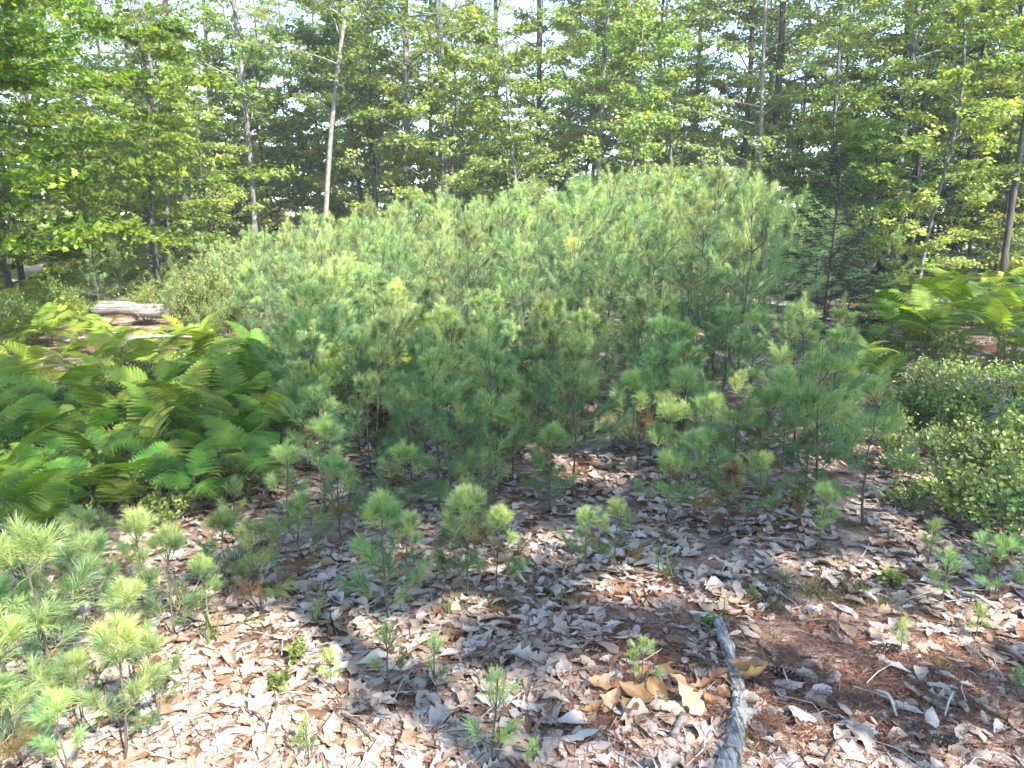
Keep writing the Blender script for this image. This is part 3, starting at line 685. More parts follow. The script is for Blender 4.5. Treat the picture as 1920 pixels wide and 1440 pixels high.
p = at(1268, 860); thing('dead_pine', dead, p, 1, .75, 'dead brown pine top beside the hanging tan leaves', 'pine')

top_x = [0, 150, 300, 420, 500, 620, 720, 850, 940, 1060, 1200, 1320, 1430, 1510, 1600, 1700, 1920]
top_y = [560, 525, 500, 455, 425, 398, 375, 358, 322, 326, 314, 305, 326, 365, 410, 440, 470]
front_x = [350, 500, 600, 700, 850, 1000, 1150, 1300, 1480, 1530, 1600, 1800]
front_y = [580, 620, 660, 705, 745, 735, 700, 745, 745, 640, 570, 540]
def in_thicket(x, y):
    px, py = pix((x, y, G(x, y)))
    return 330 < px < 1790 and py < np.interp(px, front_x, front_y) + R.normal(0, 8) and not (px > 1385 and y < 10.4) and not (1440 < px < 1660 and y < 11)
for x, y in scatter(205, (-7, 8.5), (6.2, 14.4), .43, 31, in_thicket, placed):
    p = (x, y, G(x, y)); px, py = pix(p)
    hmax = height_to(p, np.interp(px, top_x, top_y)); h = min(hmax*R.uniform(.78, 1.05), (.15*y+.62)*R.uniform(.75, 1.25)); h = max(h, .8)
    if px > 1500: z, lab = 'right', 'young pine standing behind the dark spruce'
    elif px > 1130 and y < 9: z, lab = 'front', 'young pine fronting the thicket near the spruce'
    elif y < 9: z, lab = 'front', 'young pine fronting the thicket near the ferns'
    elif px < 560: z, lab = 'left', 'bright young pine at the thicket end'
    else: z, lab = 'deep', 'young pine deep in the thicket'
    pine(p, h, lab, {'right': 'young pines behind the spruce', 'front': 'front rank of the pine thicket' + (' by the spruce' if px > 1130 else ' by the ferns'), 'left': 'pines at the tapering end of the thicket', 'deep': 'pines deep in the thicket'}[z])
for bx, by, h in [(R.uniform(140, 520), R.uniform(540, 600), R.uniform(.8, 1.5)) for _ in range(26)] + [(180, 590, .75), (230, 570, .8), (280, 560, .9), (330, 575, .85), (350, 545, 1.0), (150, 560, .6), (430, 560, 1.1), (500, 660, 1.0), (540, 650, 1.25), (470, 600, 1.0), (250, 545, .9), (120, 545, .8)]:
    p = at(bx, by); pine(p, h, 'small bright pine around the bleached log', 'small pines around the bleached log', big[int(R.integers(9))] if h > .7 else None)
for _ in range(16):
    p = at(R.uniform(330, 580), R.uniform(600, 690)); pine(p, R.uniform(.7, 1.25), 'bright pine between the thicket and the fern patch', 'pines between thicket and fern patch')
# gaps of the middle ground
def in_mid(x, y):
    px, py = pix((x, y, G(x, y)))
    return 560 < px < 1560 and not (px > 1410 and py < 790) and np.interp(px, front_x, front_y) < py < np.interp(px, [560, 800, 1000, 1130, 1250, 1560], [960, 950, 920, 800, 930, 950]) and not (1105 < px < 1195 and py > 720) and not (1280 < px < 1460 and 780 < py < 900)
for x, y in scatter(96, (-4, 4.2), (3.9, 8.5), .25, 33, in_mid, placed):
    p = (x, y, G(x, y)); px, py = pix(p); h = (.165*y+.14)*R.uniform(.65, 1.15)
    pine(p, h, 'loose pine before the thicket' + (', nearer the ferns' if px < 900 else ', nearer the spruce'), 'loose middle pines near the ' + ('ferns' if px < 900 else 'spruce'))

# ------------------------------------------------------------------ bracken
M['fern_sunlit'] = leaf_mat('sunlit_fronds', [(0, (0.13, 0.20, 0.03)), (0.5, (0.22, 0.29, 0.045)), (0.8, (0.33, 0.36, 0.06)), (0.93, (0.42, 0.36, 0.08)), (1, (0.30, 0.17, 0.06))], 0.42, (1.4, 1.4, 0.5), 0.55, 0.22, 0.3, 0.02)  # lit copy of the frond material: sunlight put into the yellow-green
fronds = [gen_frond(402+i, .54+.05*(i % 4)) for i in range(6)]
fronds_sunlit = [f_.copy() for f_ in fronds]
for f_ in fronds_sunlit: f_.materials[0] = M['fern_sunlit']
stalk = MB(); stalk.tube(np.array([[0, 0, 0], [.01, 0, .22], [.03, .01, .45]]), [.005, .004, .003], 5); stalk = stalk.mesh('fern_stalk', M['twig'], True)
def fern(p, s, label, group, h=1.0):
    fr = fronds_sunlit if ('log' in label or 'between pines' in label or 'bright' in label and R.random() < .35) else fronds
    r = obj('bracken_fern', None, None, [float(c) for c in p], (R.normal(0, .08), R.normal(0, .08), R.uniform(0, 6.28)), s); tag(r, label, 'fern', group)
    obj('stalk', stalk, r, None, None, (1, 1, h))
    n = int(R.integers(3, 6)); a0 = R.uniform(0, 6.28)
    for i in range(n):
        obj('frond', fr[int(R.integers(6))], r, (.02, 0, (.45-.07*(i % 3))*h), (R.normal(0, .3), -R.uniform(-.1, .95), a0+i*6.283/n+R.normal(0, .3)), R.uniform(.75, 1.1))
def fern_zone(n, poly, dmin, seed_, smin, smax, label, group, h=1.0):
    """poly: rows of (py, px0, px1)"""
    rows = [q[0] for q in poly]; out = []
    rng = np.random.default_rng(seed_); k = 0
    while len(out) < n and k < n*40:
        k += 1; py = rng.uniform(min(rows), max(rows)); px = rng.uniform(np.interp(py, rows, [q[1] for q in poly]), np.interp(py, rows, [q[2] for q in poly]))
        p = at(px, py)
        if 165 < px < 330 and 585 < py < 655: continue
        if all((p[0]-a)**2+(p[1]-c)**2 > dmin**2 for a, c in out):
            out.append((p[0], p[1])); fern(p, rng.uniform(smin, smax), label, group, h)
fern_zone(88, [(790, -40, 570), (900, -60, 560), (980, -60, 420), (1050, -60, 60)], .19, 41, .42, .80, 'dark-green bracken in the shaded patch front', 'shaded front bracken')
fern_zone(34, [(690, 330, 640), (760, 380, 720), (810, 420, 660)], .24, 42, .5, .85, 'green bracken between fern patch and pines', 'bracken next to the pines')
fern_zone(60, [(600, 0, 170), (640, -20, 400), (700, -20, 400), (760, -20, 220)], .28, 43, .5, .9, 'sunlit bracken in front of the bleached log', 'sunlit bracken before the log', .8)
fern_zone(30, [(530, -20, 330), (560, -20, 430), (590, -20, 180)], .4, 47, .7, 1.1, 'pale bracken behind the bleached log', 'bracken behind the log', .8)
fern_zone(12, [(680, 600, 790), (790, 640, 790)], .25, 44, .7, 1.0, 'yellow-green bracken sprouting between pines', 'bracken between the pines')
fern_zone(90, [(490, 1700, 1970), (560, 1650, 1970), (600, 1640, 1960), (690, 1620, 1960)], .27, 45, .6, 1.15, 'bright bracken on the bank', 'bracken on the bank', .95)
fern_zone(6, [(700, 1600, 1700), (770, 1570, 1680)], .3, 46, .55, .75, 'small bracken below the spruce at the foot of the bank', 'small bracken at the bank foot')

# ------------------------------------------------------------------ blueberry bank
berry = [gen_shrub(421+i, .26, .34, 15+2*i, 9, .030) for i in range(5)]
def shrub_zone(n, poly, dmin, seed_, smin, smax, label, group):
    rows = [q[0] for q in poly]; out = []; rng = np.random.default_rng(seed_); k = 0
    while len(out) < n and k < n*40:
        k += 1; py = rng.uniform(min(rows), max(rows)); px = rng.uniform(np.interp(py, rows, [q[1] for q in poly]), np.interp(py, rows, [q[2] for q in poly]))
        p = at(px, py)
        if all((p[0]-a)**2+(p[1]-c)**2 > dmin**2 for a, c in out):
            out.append((p[0], p[1])); thing('blueberry_bush', berry[int(rng.integers(5))], p, rng.uniform(0, 6), rng.uniform(smin, smax), label, 'shrub', group)
shrub_zone(38, [(640, 1600, 1950), (700, 1580, 1950), (800, 1680, 1950), (900, 1740, 1950), (1040, 1860, 1960)], .27, 51, .55, 1.3, 'low bush on the bank below the bracken', 'blueberry bushes on the bank')
shrub_zone(22, [(560, 1640, 1960), (640, 1600, 1960)], .4, 55, .8, 1.2, 'low bush under the bright bracken of the bank', 'bushes under the bank bracken')
shrub_zone(12, [(780, 1560, 1640), (860, 1600, 1700), (960, 1640, 1780)], .3, 52, .5, .8, 'small low bush at the foot of the bank on grey leaves', 'small bushes at the bank foot')
shrub_zone(24, [(800, -20, 520), (980, -20, 420)], .3, 54, .7, 1.1, 'low bush under the shaded bracken', 'low bushes under the bracken')
shrub_zone(10, [(690, 200, 420), (760, 180, 480)], .4, 53, .8, 1.1, 'low bush in the brush before the log', 'low bushes among the brush')

# ------------------------------------------------------------------ dead wood
def up(p, h): return np.array([p[0], p[1], p[2]+h])
def stick(name, pts, rad, mat, label, cat='branch', group=None, k=7, rough=.06, sub=4, seed_=0, knots=0):
    rng = np.random.default_rng(seed_); P = np.asarray(pts, float); n = (len(P)-1)*sub+1
    t = np.linspace(0, len(P)-1, n); path = np.stack([np.interp(t, np.arange(len(P)), P[:, j]) for j in range(3)], 1)
    rr = np.interp(t, np.arange(len(P)), np.broadcast_to(rad, (len(P),)))
    for _ in range(2): path[1:-1] = (path[:-2]+2*path[1:-1]+path[2:])/4
    path[1:-1] += rng.normal(0, .35, (n-2, 3))*rr[1:-1, None]*rough*4
    c = path[0].copy(); b = MB(); b.tube(path-c, rr*rng.uniform(1-rough*.8, 1+rough*.8, n), k)
    v = b.v[0]; v += rng.normal(0, 1, v.shape)*np.repeat(rr, k)[:, None]*rough
    for q in range(knots):
        i = int(rng.integers(1, n-1)); d = unit(rng.normal(0, 1, 3)); d[2] = abs(d[2]); b.tube(np.array([path[i]-c, path[i]-c+d*rr[i]*1.7]), [rr[i]*.4, rr[i]*.18], 5)
    o = obj(name, b.mesh(name, M[mat], True), None, c); return tag(o, label, cat, group)
A = lambda px, py, h=0.: up(at(px, py), h)
stick('fallen_branch', [A(1345, 1176, .035), A(1363, 1228, .028), A(1381, 1290, .018), A(1386, 1340, .02), A(1376, 1400, .02), A(1362, 1475, .025)], [.018, .022, .022, .024, .028, .031], 'grey_wood', 'weathered grey branch lying under brown oak leaves', seed_=1, k=14, sub=12, rough=.10, knots=7)
stick('cut_stick', [A(1280, 1350, .02), A(1262, 1396, .025)], [.011, .012], 'pale_wood', 'short white stick next to the pale leaf by the grey branch', 'stick', seed_=2)
lg = obj('fallen_log', None, None, list(at(240, 612))); tag(lg, 'bleached grey log with a black shaded end in the sunlit ferns', 'log')
b = MB(); t = np.linspace(0, 1, 14); rng = np.random.default_rng(5)
lp = np.stack([-.50+1.25*t, .10*t, .26+.03*np.sin(t*6)], 1); b.tube(lp, .115*rng.uniform(.92, 1.05, 14), 14); b.v[0] += rng.normal(0, .006, b.v[0].shape)
obj('log_body', b.mesh('log_body', M['pale_wood'], True), lg)
b = MB(); b.tube(np.array([[-.60, -.01, .25], [-.57, -.008, .252], [-.49, 0, .258]]), [.06, .108, .121], 14); b.v[0] += rng.normal(0, .008, b.v[0].shape); obj('shaded_end', b.mesh('shaded_end', M['end_shade']), lg)  # end turned from the sun, its shade painted as black
stick('fallen_branch', [A(15, 788, .16), A(60, 782, .18), A(95, 788, .18), A(125, 793, .16), A(152, 806, .10)], [.022, .028, .05, .045, .03], 'grey_wood_x', 'thick broken branch at the picture edge above the dark ferns', seed_=3, k=9, knots=3)
stick('fallen_branch', [A(245, 696, .34), A(270, 693, .36), A(310, 690, .36), A(365, 688, .34)], [.03, .022, .018, .010], 'twig_pale', 'thin pinkish branch lying across sunlit ferns below the log', seed_=4)
stick('fallen_branch', [A(130, 745, .10), A(200, 738, .10), A(240, 730, .12)], [.05, .055, .04], 'grey_wood_x', 'grey rotting branch in the brush below the thin pinkish one', seed_=6, knots=2)
rng = np.random.default_rng(61)
for i in range(22):
    px, py = rng.uniform(60, 480), rng.uniform(735, 815); p = at(px, py); a = rng.uniform(0, 6.28); l = rng.uniform(.2, .7)
    stick('brush_twig', [up(p, .03), up(p+np.array([math.cos(a)*l*.5, math.sin(a)*l*.5, 0]), rng.uniform(.04, .2)), up(p+np.array([math.cos(a)*l, math.sin(a)*l, 0]), rng.uniform(.02, .3))], [.008, .006, .003], ['twig_pale', 'twig'][i % 2], 'dry twig in the brush before the log', 'twig', 'dry twigs of the brush', 4, seed_=70+i)
sticks = [([(948, 1062), (965, 1085), (985, 1100)], .010, 'twig_pale', 'grey stick pointing at the many-stemmed sapling'),
    ([(998, 1412), (1005, 1385), (1020, 1368), (1028, 1362)], .007, 'twig', 'dark hooked twig at the bottom edge'),
    ([(640, 1350), (670, 1372), (700, 1398)], .006, 'twig', 'brown twig across the sunlit leaves at the bottom'),
    ([(400, 1410), (430, 1395), (470, 1385)], .012, 'twig_pale', 'pale stick lying in the sunlit leaves of the bright corner'),
    ([(440, 1335), (490, 1358), (510, 1385)], .004, 'twig', 'thin forked twig above the pale stick'),
    ([(1640, 1305), (1665, 1325), (1680, 1352)], .007, 'twig_pale', 'curved pale twig on the brown needles'),
    ([(1786, 1305), (1776, 1335), (1770, 1352)], .005, 'twig_pale', 'short bent pale twig beside a grey leaf on needles'),
    ([(1735, 1300), (1755, 1330), (1770, 1356)], .003, 'twig', 'hair-thin twig meeting the bent pale twig'),
    ([(1545, 1440), (1570, 1405), (1620, 1395)], .005, 'twig', 'arched brown twig at the bottom edge on needles'),
    ([(1465, 1256), (1468, 1280), (1480, 1295)], .004, 'twig_pale', 'thin curved twig beside the dark cone'),
    ([(880, 1245), (930, 1228), (985, 1205), (1040, 1185)], .004, 'twig', 'long thin twig across the middle of the leaf litter'),
    ([(700, 1300), (750, 1285), (800, 1262), (875, 1250)], .005, 'twig', 'dark twig behind the pale airy seedling'),
    ([(1500, 1170), (1560, 1178), (1630, 1186)], .004, 'twig', 'dark straight twig across the small sunlit patch'),
    ([(1060, 1270), (1100, 1272), (1140, 1268)], .005, 'twig', 'dark twig poking out of the brown leaf heap'),
    ([(1280, 1235), (1310, 1250), (1345, 1265)], .006, 'twig', 'dark twig joining the leaf heap and the grey branch'),
    ([(1180, 1080), (1210, 1092), (1240, 1086)], .009, 'twig', 'stubby dark stick at the edge of the opening'),
    ([(1870, 1225), (1895, 1245), (1930, 1262)], .014, 'twig', 'dark stick half buried in leaves at the picture edge'),
    ([(1800, 1120), (1830, 1136), (1870, 1150)], .010, 'twig_pale', 'grey stick in the litter under the dark bushes'),
    ([(1060, 1160), (1050, 1130), (1062, 1115)], .005, 'twig', 'small upright twig in the middle of the leaves'),
    ([(612, 1060), (640, 1020), (662, 1000)], .006, 'twig', 'dark twig leaning near the middle saplings'),
    ([(1420, 1215), (1445, 1232)], .011, 'twig', 'stubby bark-covered stick behind the cones')]
for i, (pp, r, m, lab) in enumerate(sticks):
    n = len(pp); stick('twig', [A(x, y, r+.012+(.03 if 0 < j < n-1 else 0)) for j, (x, y) in enumerate(pp)], np.linspace(r, r*.6, n), m, lab, 'twig', 'twigs on the forest floor', 6, seed_=100+i)

# ------------------------------------------------------------------ cones
def gen_cone():
    core, sc_, tp = MB(), MB(), MB(); L = .125; n = 58
    z = np.linspace(0, L, 8); core.tube(np.stack([z, .006*np.sin(z/L*2), 0*z], 1), .011*np.sin(np.linspace(.45, 2.9, 8)), 7)
    for i in range(n):
        t = (i+.5)/n; a = i*2.3998; r = .021*math.sin(math.pi*(.12+.83*t))**.7
        x = L*t; y, zz = math.cos(a), math.sin(a); o = np.array([x, .006*math.sin(t*2), 0]); rad = np.array([0, y, zz]); tan = np.array([0, -zz, y]); ax = np.array([1., 0, 0])
        p1 = o+rad*r*.4; p2 = o+rad*r+ax*.009; w = .0075
        sc_.add([p1-tan*w*.5, p1+tan*w*.5, p2+tan*w, p2-tan*w, p2-ax*.003-rad*.001-tan*w, p2-ax*.003-rad*.001+tan*w], [[0, 1, 2, 3], [1, 0, 4, 5]], .5)
        q = p2+rad*.001+ax*.0005; e_ = .0022+.0018*((i*7) % 5)/5; tp.add([q-tan*e_, q+tan*e_, q+ax*e_+rad*.0012, q-ax*e_*.7+rad*.0012], [[0, 1, 2], [0, 3, 1]], .5)
    return [('core', core.mesh('cone_core', M['cone'])), ('scales', sc_.mesh('cone_scales', M['cone'])), ('scale_tips', tp.mesh('cone_tips', M['cone_tip']))]
cone = gen_cone()
for px, py, rz, lab in [(1440, 1262, -.75, 'dark open cone with pale tips lying next to the grey branch'), (1432, 1290, 2.4, 'second dark cone tucked behind the tan leaf tip on the branch'), (1630, 1230, .15, 'cone at the edge of the small sunlit patch on needles'),
        (905, 1255, .3, 'cone among grey leaves behind the pale airy seedling'), (1070, 1108, -.5, 'dark cone at the near edge of the opening by the bushy pines'), (1722, 1405, .1, 'cone on brown needles near the bottom edge'), (1350, 1025, .6, 'small cone in front of the dead brown pine')]:
    thing('pine_cone', cone, up(at(px, py), .02), rz, 1.0 if py > 1150 else .9, lab, 'pine cone', 'fallen pine cones')

# ------------------------------------------------------------------ fallen leaves
lrng = np.random.default_rng(77); variants = []
for i in range(16):
    v, f = leaf_verts(lrng, 1.0, N=13); b = MB(); b.add(v, f, float(np.clip(lrng.normal(.5, .3), 0, 1))); variants.append(b.mesh('fallen_leaf', M['oak'], True))
n = 46000; px, py = lrng.uniform(-100, 2020, n), lrng.uniform(700, 1530, n); p = atv(px, py)
need = np.exp(-((px-1640)/330)**2-((py-1300)/130)**2)*.9 + np.exp(-((px-1180)/90)**2-((py-1230)/60)**2)*.6 + np.exp(-((px-1480)/130)**2-((py-1150)/60)**2)*.6
drift = .72+.28*np.sin(3.1*p[:, 0]+1.9*np.sin(2.3*p[:, 1]))*np.sin(4.2*p[:, 1]+1.1*p[:, 0])+.25*np.sin(9*p[:, 0]-5*p[:, 1])
k = (p[:, 1] < 9) & (lrng.random(n) < drift) & (lrng.random(n) > need) & (lrng.random(n) < .38+.62*(p[:, 1]/5)**1.6)     # needles, not leaves, carpet the near right
pts = [tuple(q) for q in np.stack([p[k, 0], p[k, 1], px[k], py[k]], 1)][:19000]
pts.sort(key=lambda q: q[1])
single = [q for q in pts if -10 < q[2] < 1930 and q[3] < 1450][:290]; sset = set(single)
for x, y, px, py in single:
    if px < 560: lab, gp = 'curled pale oak leaf on the sunny ground beside the bright corner pines', 'fallen leaves by the bright corner pines'
    elif px < 1050: lab, gp = 'curled grey oak leaf in the middle of the foreground litter', 'fallen leaves in the middle foreground'
    elif px < 1400: lab, gp = 'pale oak leaf lying around the brown leaf heap', 'fallen leaves around the brown heap'
    else: lab, gp = 'pale oak leaf lying on the carpet of brown needles', 'fallen leaves on the needle carpet'
    s = float(np.clip(lrng.lognormal(-2.58, .30), .05, .13))
    tag(obj('fallen_leaf', variants[int(lrng.integers(16))], None, (x, y, G(x, y)+.004+lrng.uniform(0, .012)), (lrng.normal(0, .14), lrng.normal(0, .14), lrng.uniform(0, 6.28)), (s, s*lrng.uniform(.75, 1.1), s*lrng.uniform(.25, .75))), lab, 'leaf', gp)
b = MB(); base = [leaf_verts(lrng, 1.0, N=9) for _ in range(14)]
for q in pts:
    if q in sset: continue
    x, y = q[:2]; v, f = base[int(lrng.integers(14))]; s = float(np.clip(lrng.lognormal(-2.80, .42), .02, .13))
    v = rot(v*np.array([s, s*lrng.uniform(.7, 1.1), s*lrng.uniform(.2, .8)]), lrng, None, .13) + np.array([x, y, G(x, y)+lrng.uniform(.002, .02)])
    b.add(v, f, float(np.clip(lrng.normal(.47, .3), 0, 1)))
ll = obj('leaf_litter', b.mesh('leaf_litter', M['oak'], True)); ll['kind'] = 'stuff'; ll['label'] = 'pale grey fallen leaves carpeting the forest floor'; ll['category'] = 'leaf litter'

brown = []
for i in range(8):
    v, f = leaf_verts(lrng, 1.0, N=13, curl=lrng.uniform(.8, 2.6)); b = MB(); b.add(v, f, float(lrng.uniform(.15, .7))); brown.append(b.mesh('oak_leaf', M['oak_brown'], True))
heap = [(1140, 1265, .10, .2), (1165, 1310, .16, 1.9), (1125, 1300, .13, 2.8), (1190, 1320, .17, -.5), (1205, 1280, .15, .9), (1235, 1310, .15, 2.2), (1150, 1330, .15, -2.2), (1180, 1345, .14, -1.2), (1300, 1270, .14, 1.4), (1310, 1300, .15, .2), (1280, 1300, .14, 2.6),
        (1345, 1285, .15, .6), (1340, 1310, .14, -.4), (1395, 1285, .19, -.5), (1410, 1300, .17, -.25), (1330, 1335, .13, -1.6), (1255, 1270, .13, 2.9), (1110, 1340, .12, .5)]
for i, (px, py, s, rz) in enumerate(heap):
    lab = 'leathery brown oak leaf in the heap around the seedling' if px < 1260 else 'tan oak leaf heaped against the grey branch'
    h = .012 if px < 1370 else .055
    tag(obj('oak_leaf', brown[i % 8], None, list(A(px, py, h+.01*(i % 4))), (lrng.normal(0, .3), lrng.normal(-.1, .3), rz), (s*.70, s*.70, s*.6)), lab, 'leaf', 'brown oak leaves in the heap' if px < 1260 else 'tan oak leaves by the branch')
v, f = leaf_verts(np.random.default_rng(5), 1.0, N=13, curl=.35); b = MB(); b.add(v, f, 1.0)
tag(obj('oak_leaf', b.mesh('oak_leaf', M['oak_brown'], True), None, list(A(1292, 1335, .05)), (.25, .30, -1.15), .13), 'bright cream oak leaf tip-down beside the short white stick', 'leaf')
hang = at(1300, 890); hp = [hang, up(hang, .14)+np.array([-.01, 0, 0]), up(hang, .26)+np.array([-.03, .0, 0])]
stick('dead_twig', hp, [.006, .005, .003], 'twig', 'dead upright stem carrying hanging tan leaves', 'twig', seed_=300)
for i, (dx, dz, s, rx, rz) in enumerate([(-.06, .17, .15, 1.2, -1.9), (.03, .19, .15, 1.3, -1.2), (.0, .26, .11, .6, .3), (-.10, .06, .14, 1.2, -2.2), (.07, .05, .13, 1.0, -.7), (.02, .30, .10, .4, 2.0), (.05, .0, .12, .9, -1.4)]):
    tag(obj('oak_leaf', brown[(i*3+1) % 8], None, [hang[0]+dx, hang[1]-.03, hang[2]+dz], (.2, rx, rz), s), 'tan oak leaf hanging on the dead stem', 'leaf', 'hanging withered leaves')

# needle carpet: uncountable
n = 52000; px = lrng.uniform(-60, 1980, n*2); py = lrng.uniform(880, 1500, n*2)
w_ = .18+.9*np.exp(-((px-1600)/380)**2-((py-1310)/150)**2)+.4*np.exp(-((px-450)/200)**2-((py-1300)/120)**2)+.35*np.exp(-((px-1180)/160)**2-((py-1180)/80)**2)
k = lrng.random(n*2) < w_; px, py = px[k][:n], py[k][:n]; n = len(px)
t_ = CAM_Z/np.tan(np.arctan((py-720)/FPX)+PITCH); x = (px-960)/FPX*np.hypot(t_, CAM_Z)*np.cos(np.arctan((py-720)/FPX)); y = t_
a = lrng.uniform(0, 6.28, n); l = lrng.uniform(.04, .10, n); d = np.stack([np.cos(a), np.sin(a), lrng.normal(.02, .14, n)], 1)*l[:, None]*.5
o = np.stack([x, y, g(x, y)+lrng.uniform(.003, .022, n)], 1); s = np.stack([-np.sin(a), np.cos(a), lrng.normal(0, .6, n)], 1)*.0013
b = MB(); b.add(np.stack([o-d-s, o-d+s, o+d], 1).reshape(-1, 3), np.arange(n*3).reshape(-1, 3), np.repeat(lrng.uniform(0, 1, n), 3))
nl_ = obj('needle_litter', b.mesh('needle_litter', M['duff'])); nl_['kind'] = 'stuff'; nl_['label'] = 'rusty fallen pine needles carpeting the forest floor'; nl_['category'] = 'needle litter'

b = MB(); px, py = lrng.uniform(-40, 1960, 420), lrng.uniform(900, 1500, 420); p = atv(px, py)
for i in range(420):
    a = lrng.uniform(0, 6.28); l = lrng.uniform(.04, .22); d = np.array([math.cos(a), math.sin(a), lrng.normal(0, .12)])*l; m_ = np.array([*lrng.normal(0, .12*l, 2), .01]); o = p[i]+np.array([0, 0, .018])
    b.tube(np.array([o, o+d*.5+m_, o+d]), [.0022, .002, .0012], 4, .5, int(lrng.random() < .45), False)
tw = obj('twig_litter', b.mesh('twig_litter', [M['twig'], M['twig_pale']])); tw['kind'] = 'stuff'; tw['label'] = 'thin broken twigs strewn through the litter'; tw['category'] = 'twig litter'

# moss cushions between the leaves: uncountable tips
b = MB()
for px, py, r in [(1450, 1110, .14), (1620, 1110, .16), (1420, 1120, .1), (640, 1170, .16), (1530, 1110, .1), (470, 1170, .14), (680, 1110, .12), (900, 1130, .1), (1180, 1060, .14), (860, 1180, .1), (1500, 960, .2), (1560, 1060, .12), (1760, 1250, .1), (1300, 1395, .07), (1400, 1390, .06), (650, 1400, .1), (560, 1330, .1), (1040, 1120, .1)]:
    c = at(px, py); m = int(5200*r); q = lrng.normal(0, .5, (m, 2))*r; xx, yy = c[0]+q[:, 0], c[1]+q[:, 1]
    o = np.stack([xx, yy, g(xx, yy)], 1); d = np.stack([lrng.normal(0, .35, m), lrng.normal(0, .35, m), np.ones(m)], 1)*lrng.uniform(.008, .030, (m, 1)); s = lrng.normal(0, 1, (m, 3))*.0016
    b.add(np.stack([o-s, o+s, o+d], 1).reshape(-1, 3), np.arange(m*3).reshape(-1, 3), np.repeat(lrng.uniform(0, 1, m), 3))
ms = obj('moss', b.mesh('moss', M['moss'])); ms['kind'] = 'stuff'; ms['label'] = 'olive moss tips between the fallen leaves'; ms['category'] = 'moss'

# grass tufts and leafy seedlings
def gen_grass(seed_, n, L):
    rng = np.random.default_rng(seed_); b = MB()
    for i in range(n):
        a = rng.uniform(0, 6.28); l = L*rng.uniform(.5, 1.1); lean_ = rng.uniform(.15, .8); t = np.linspace(0, 1, 5); w = .0022*(1.05-t)
        r = lean_*l*t**1.8; z = l*t*(1-.25*lean_*t); c = np.stack([r*math.cos(a), r*math.sin(a), z], 1)+np.array([*rng.normal(0, .012, 2), 0]); s = np.array([-math.sin(a), math.cos(a), 0])
        v = np.concatenate([c-s*w[:, None], c+s*w[:, None]]); j = np.arange(4); b.add(v, np.stack([j, j+1, j+6, j+5], -1), rng.uniform(0, 1))
    return b.mesh('grass', M['grass'])
gk = [gen_grass(501+i, 16, .17) for i in range(3)]
for i, (px, py, s, lab) in enumerate([(1355, 1170, .9, 'grass tuft at the top end of the grey branch'), (595, 1165, 1.0, 'grass tuft at the border of the sunny ground'), (1245, 1085, 1.6, 'tall thin grass in the opening before the low pines'), (395, 1210, 1.7, 'tall grass blades behind the bright corner pines'), (1395, 1400, .45, 'little grass tuft hugging the grey branch'), (1410, 1120, .7, 'short grass on moss behind the needle carpet'), (1470, 1100, .9, 'grass beside the short moss grass'), (950, 1005, 1.2, 'grass between the middle saplings'), (1620, 1120, .6, 'yellowish grass on the mossy patch'), (1690, 1160, .6, 'sparse grass by the flat spreading seedling'), (520, 1130, 1.2, 'thin grass next to the star-topped thin seedling'), (840, 1150, .8, 'grass at the foot of the bare curved stem')]):
    tag(obj('grass_tuft', gk[i % 3], None, list(at(px, py)), (0, 0, i*1.3), s), lab, 'grass', 'grass tufts')
hb = [gen_shrub(521+i, .05, .11, 5, 4, .03, 'leafA') for i in range(2)]
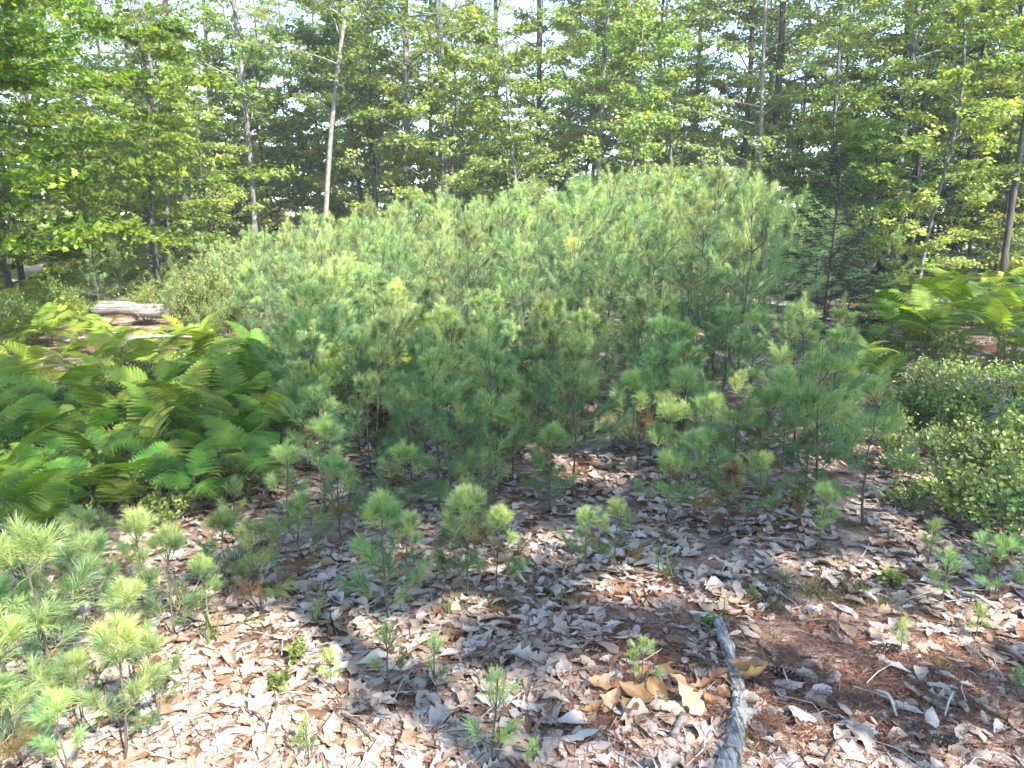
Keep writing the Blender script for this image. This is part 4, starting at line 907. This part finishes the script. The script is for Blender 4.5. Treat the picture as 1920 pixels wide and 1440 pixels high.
for i, (px, py, s, lab) in enumerate([(520, 1290, .8, 'bright leafy seedling on the sunny ground'), (1330, 1180, .5, 'tiny green seedling by the top of the grey branch'), (1890, 960, 1.6, 'dark leafy sprig at the picture edge above the litter'), (560, 1250, .8, 'little green sprout next to the bright leafy seedling'), (1680, 1100, 1.0, 'yellow-green sprout among grey leaves before the bank'), (1500, 945, 1.0, 'yellowish leafy sprout at the foot of the thin-stemmed pine'), (1700, 880, 1.3, 'bright sprout at the foot of the bank')]):
    thing('leafy_seedling', hb[i % 2], at(px, py), i, s, lab, 'seedling', 'leafy seedlings')

# ------------------------------------------------------------------ thin summer haze in the air
hb_ = MB(); hb_.add([(-75, -30, -3), (75, -30, -3), (75, 85, -3), (-75, 85, -3), (-75, -30, 24), (75, -30, 24), (75, 85, 24), (-75, 85, 24)], [[0, 3, 2, 1], [4, 5, 6, 7], [0, 1, 5, 4], [1, 2, 6, 5], [2, 3, 7, 6], [3, 0, 4, 7]])
m_, t_, N_, L_ = nt('haze'); pv = N_('ShaderNodeVolumePrincipled'); pv.inputs['Color'].default_value = (.95, .96, .97, 1); pv.inputs['Density'].default_value = 0.0016; pv.inputs['Anisotropy'].default_value = 0.0
L_(pv.outputs[0], N_('ShaderNodeOutputMaterial').inputs['Volume'])
hz = obj('haze', hb_.mesh('haze', m_)); hz['kind'] = 'stuff'; hz['label'] = 'thin pale haze in the air of the wood'; hz['category'] = 'haze'

# ------------------------------------------------------------------ tell look-alikes apart by rank
ORD = 'first second third fourth fifth sixth seventh eighth ninth tenth eleventh twelfth thirteenth fourteenth fifteenth sixteenth seventeenth eighteenth nineteenth twentieth'.split()
ROW = ['nearest row', 'second row', 'third row', 'fourth row', 'fifth row', 'sixth row', 'seventh row', 'eighth row', 'hindmost row']
same = {}
for o in SC.objects:
    if o.parent is None and 'label' in o and o.get('kind') is None: same.setdefault(o['label'], []).append(o)
for lab, os_ in same.items():
    if len(os_) < 2 or os_[0].name.startswith(('fallen_leaf',)): continue
    os_.sort(key=lambda o: o.location.y); per = 18 if len(os_) > 40 else 12; nr = max(1, math.ceil(len(os_)/per)); per = math.ceil(len(os_)/nr)
    for r_ in range(nr):
        row = sorted(os_[r_*per:(r_+1)*per], key=lambda o: o.location.x/o.location.y)
        for i, o in enumerate(row):
            o['label'] = f"{lab}, {ORD[i]} from left" + (f", {ROW[r_]}" if nr > 1 else '')
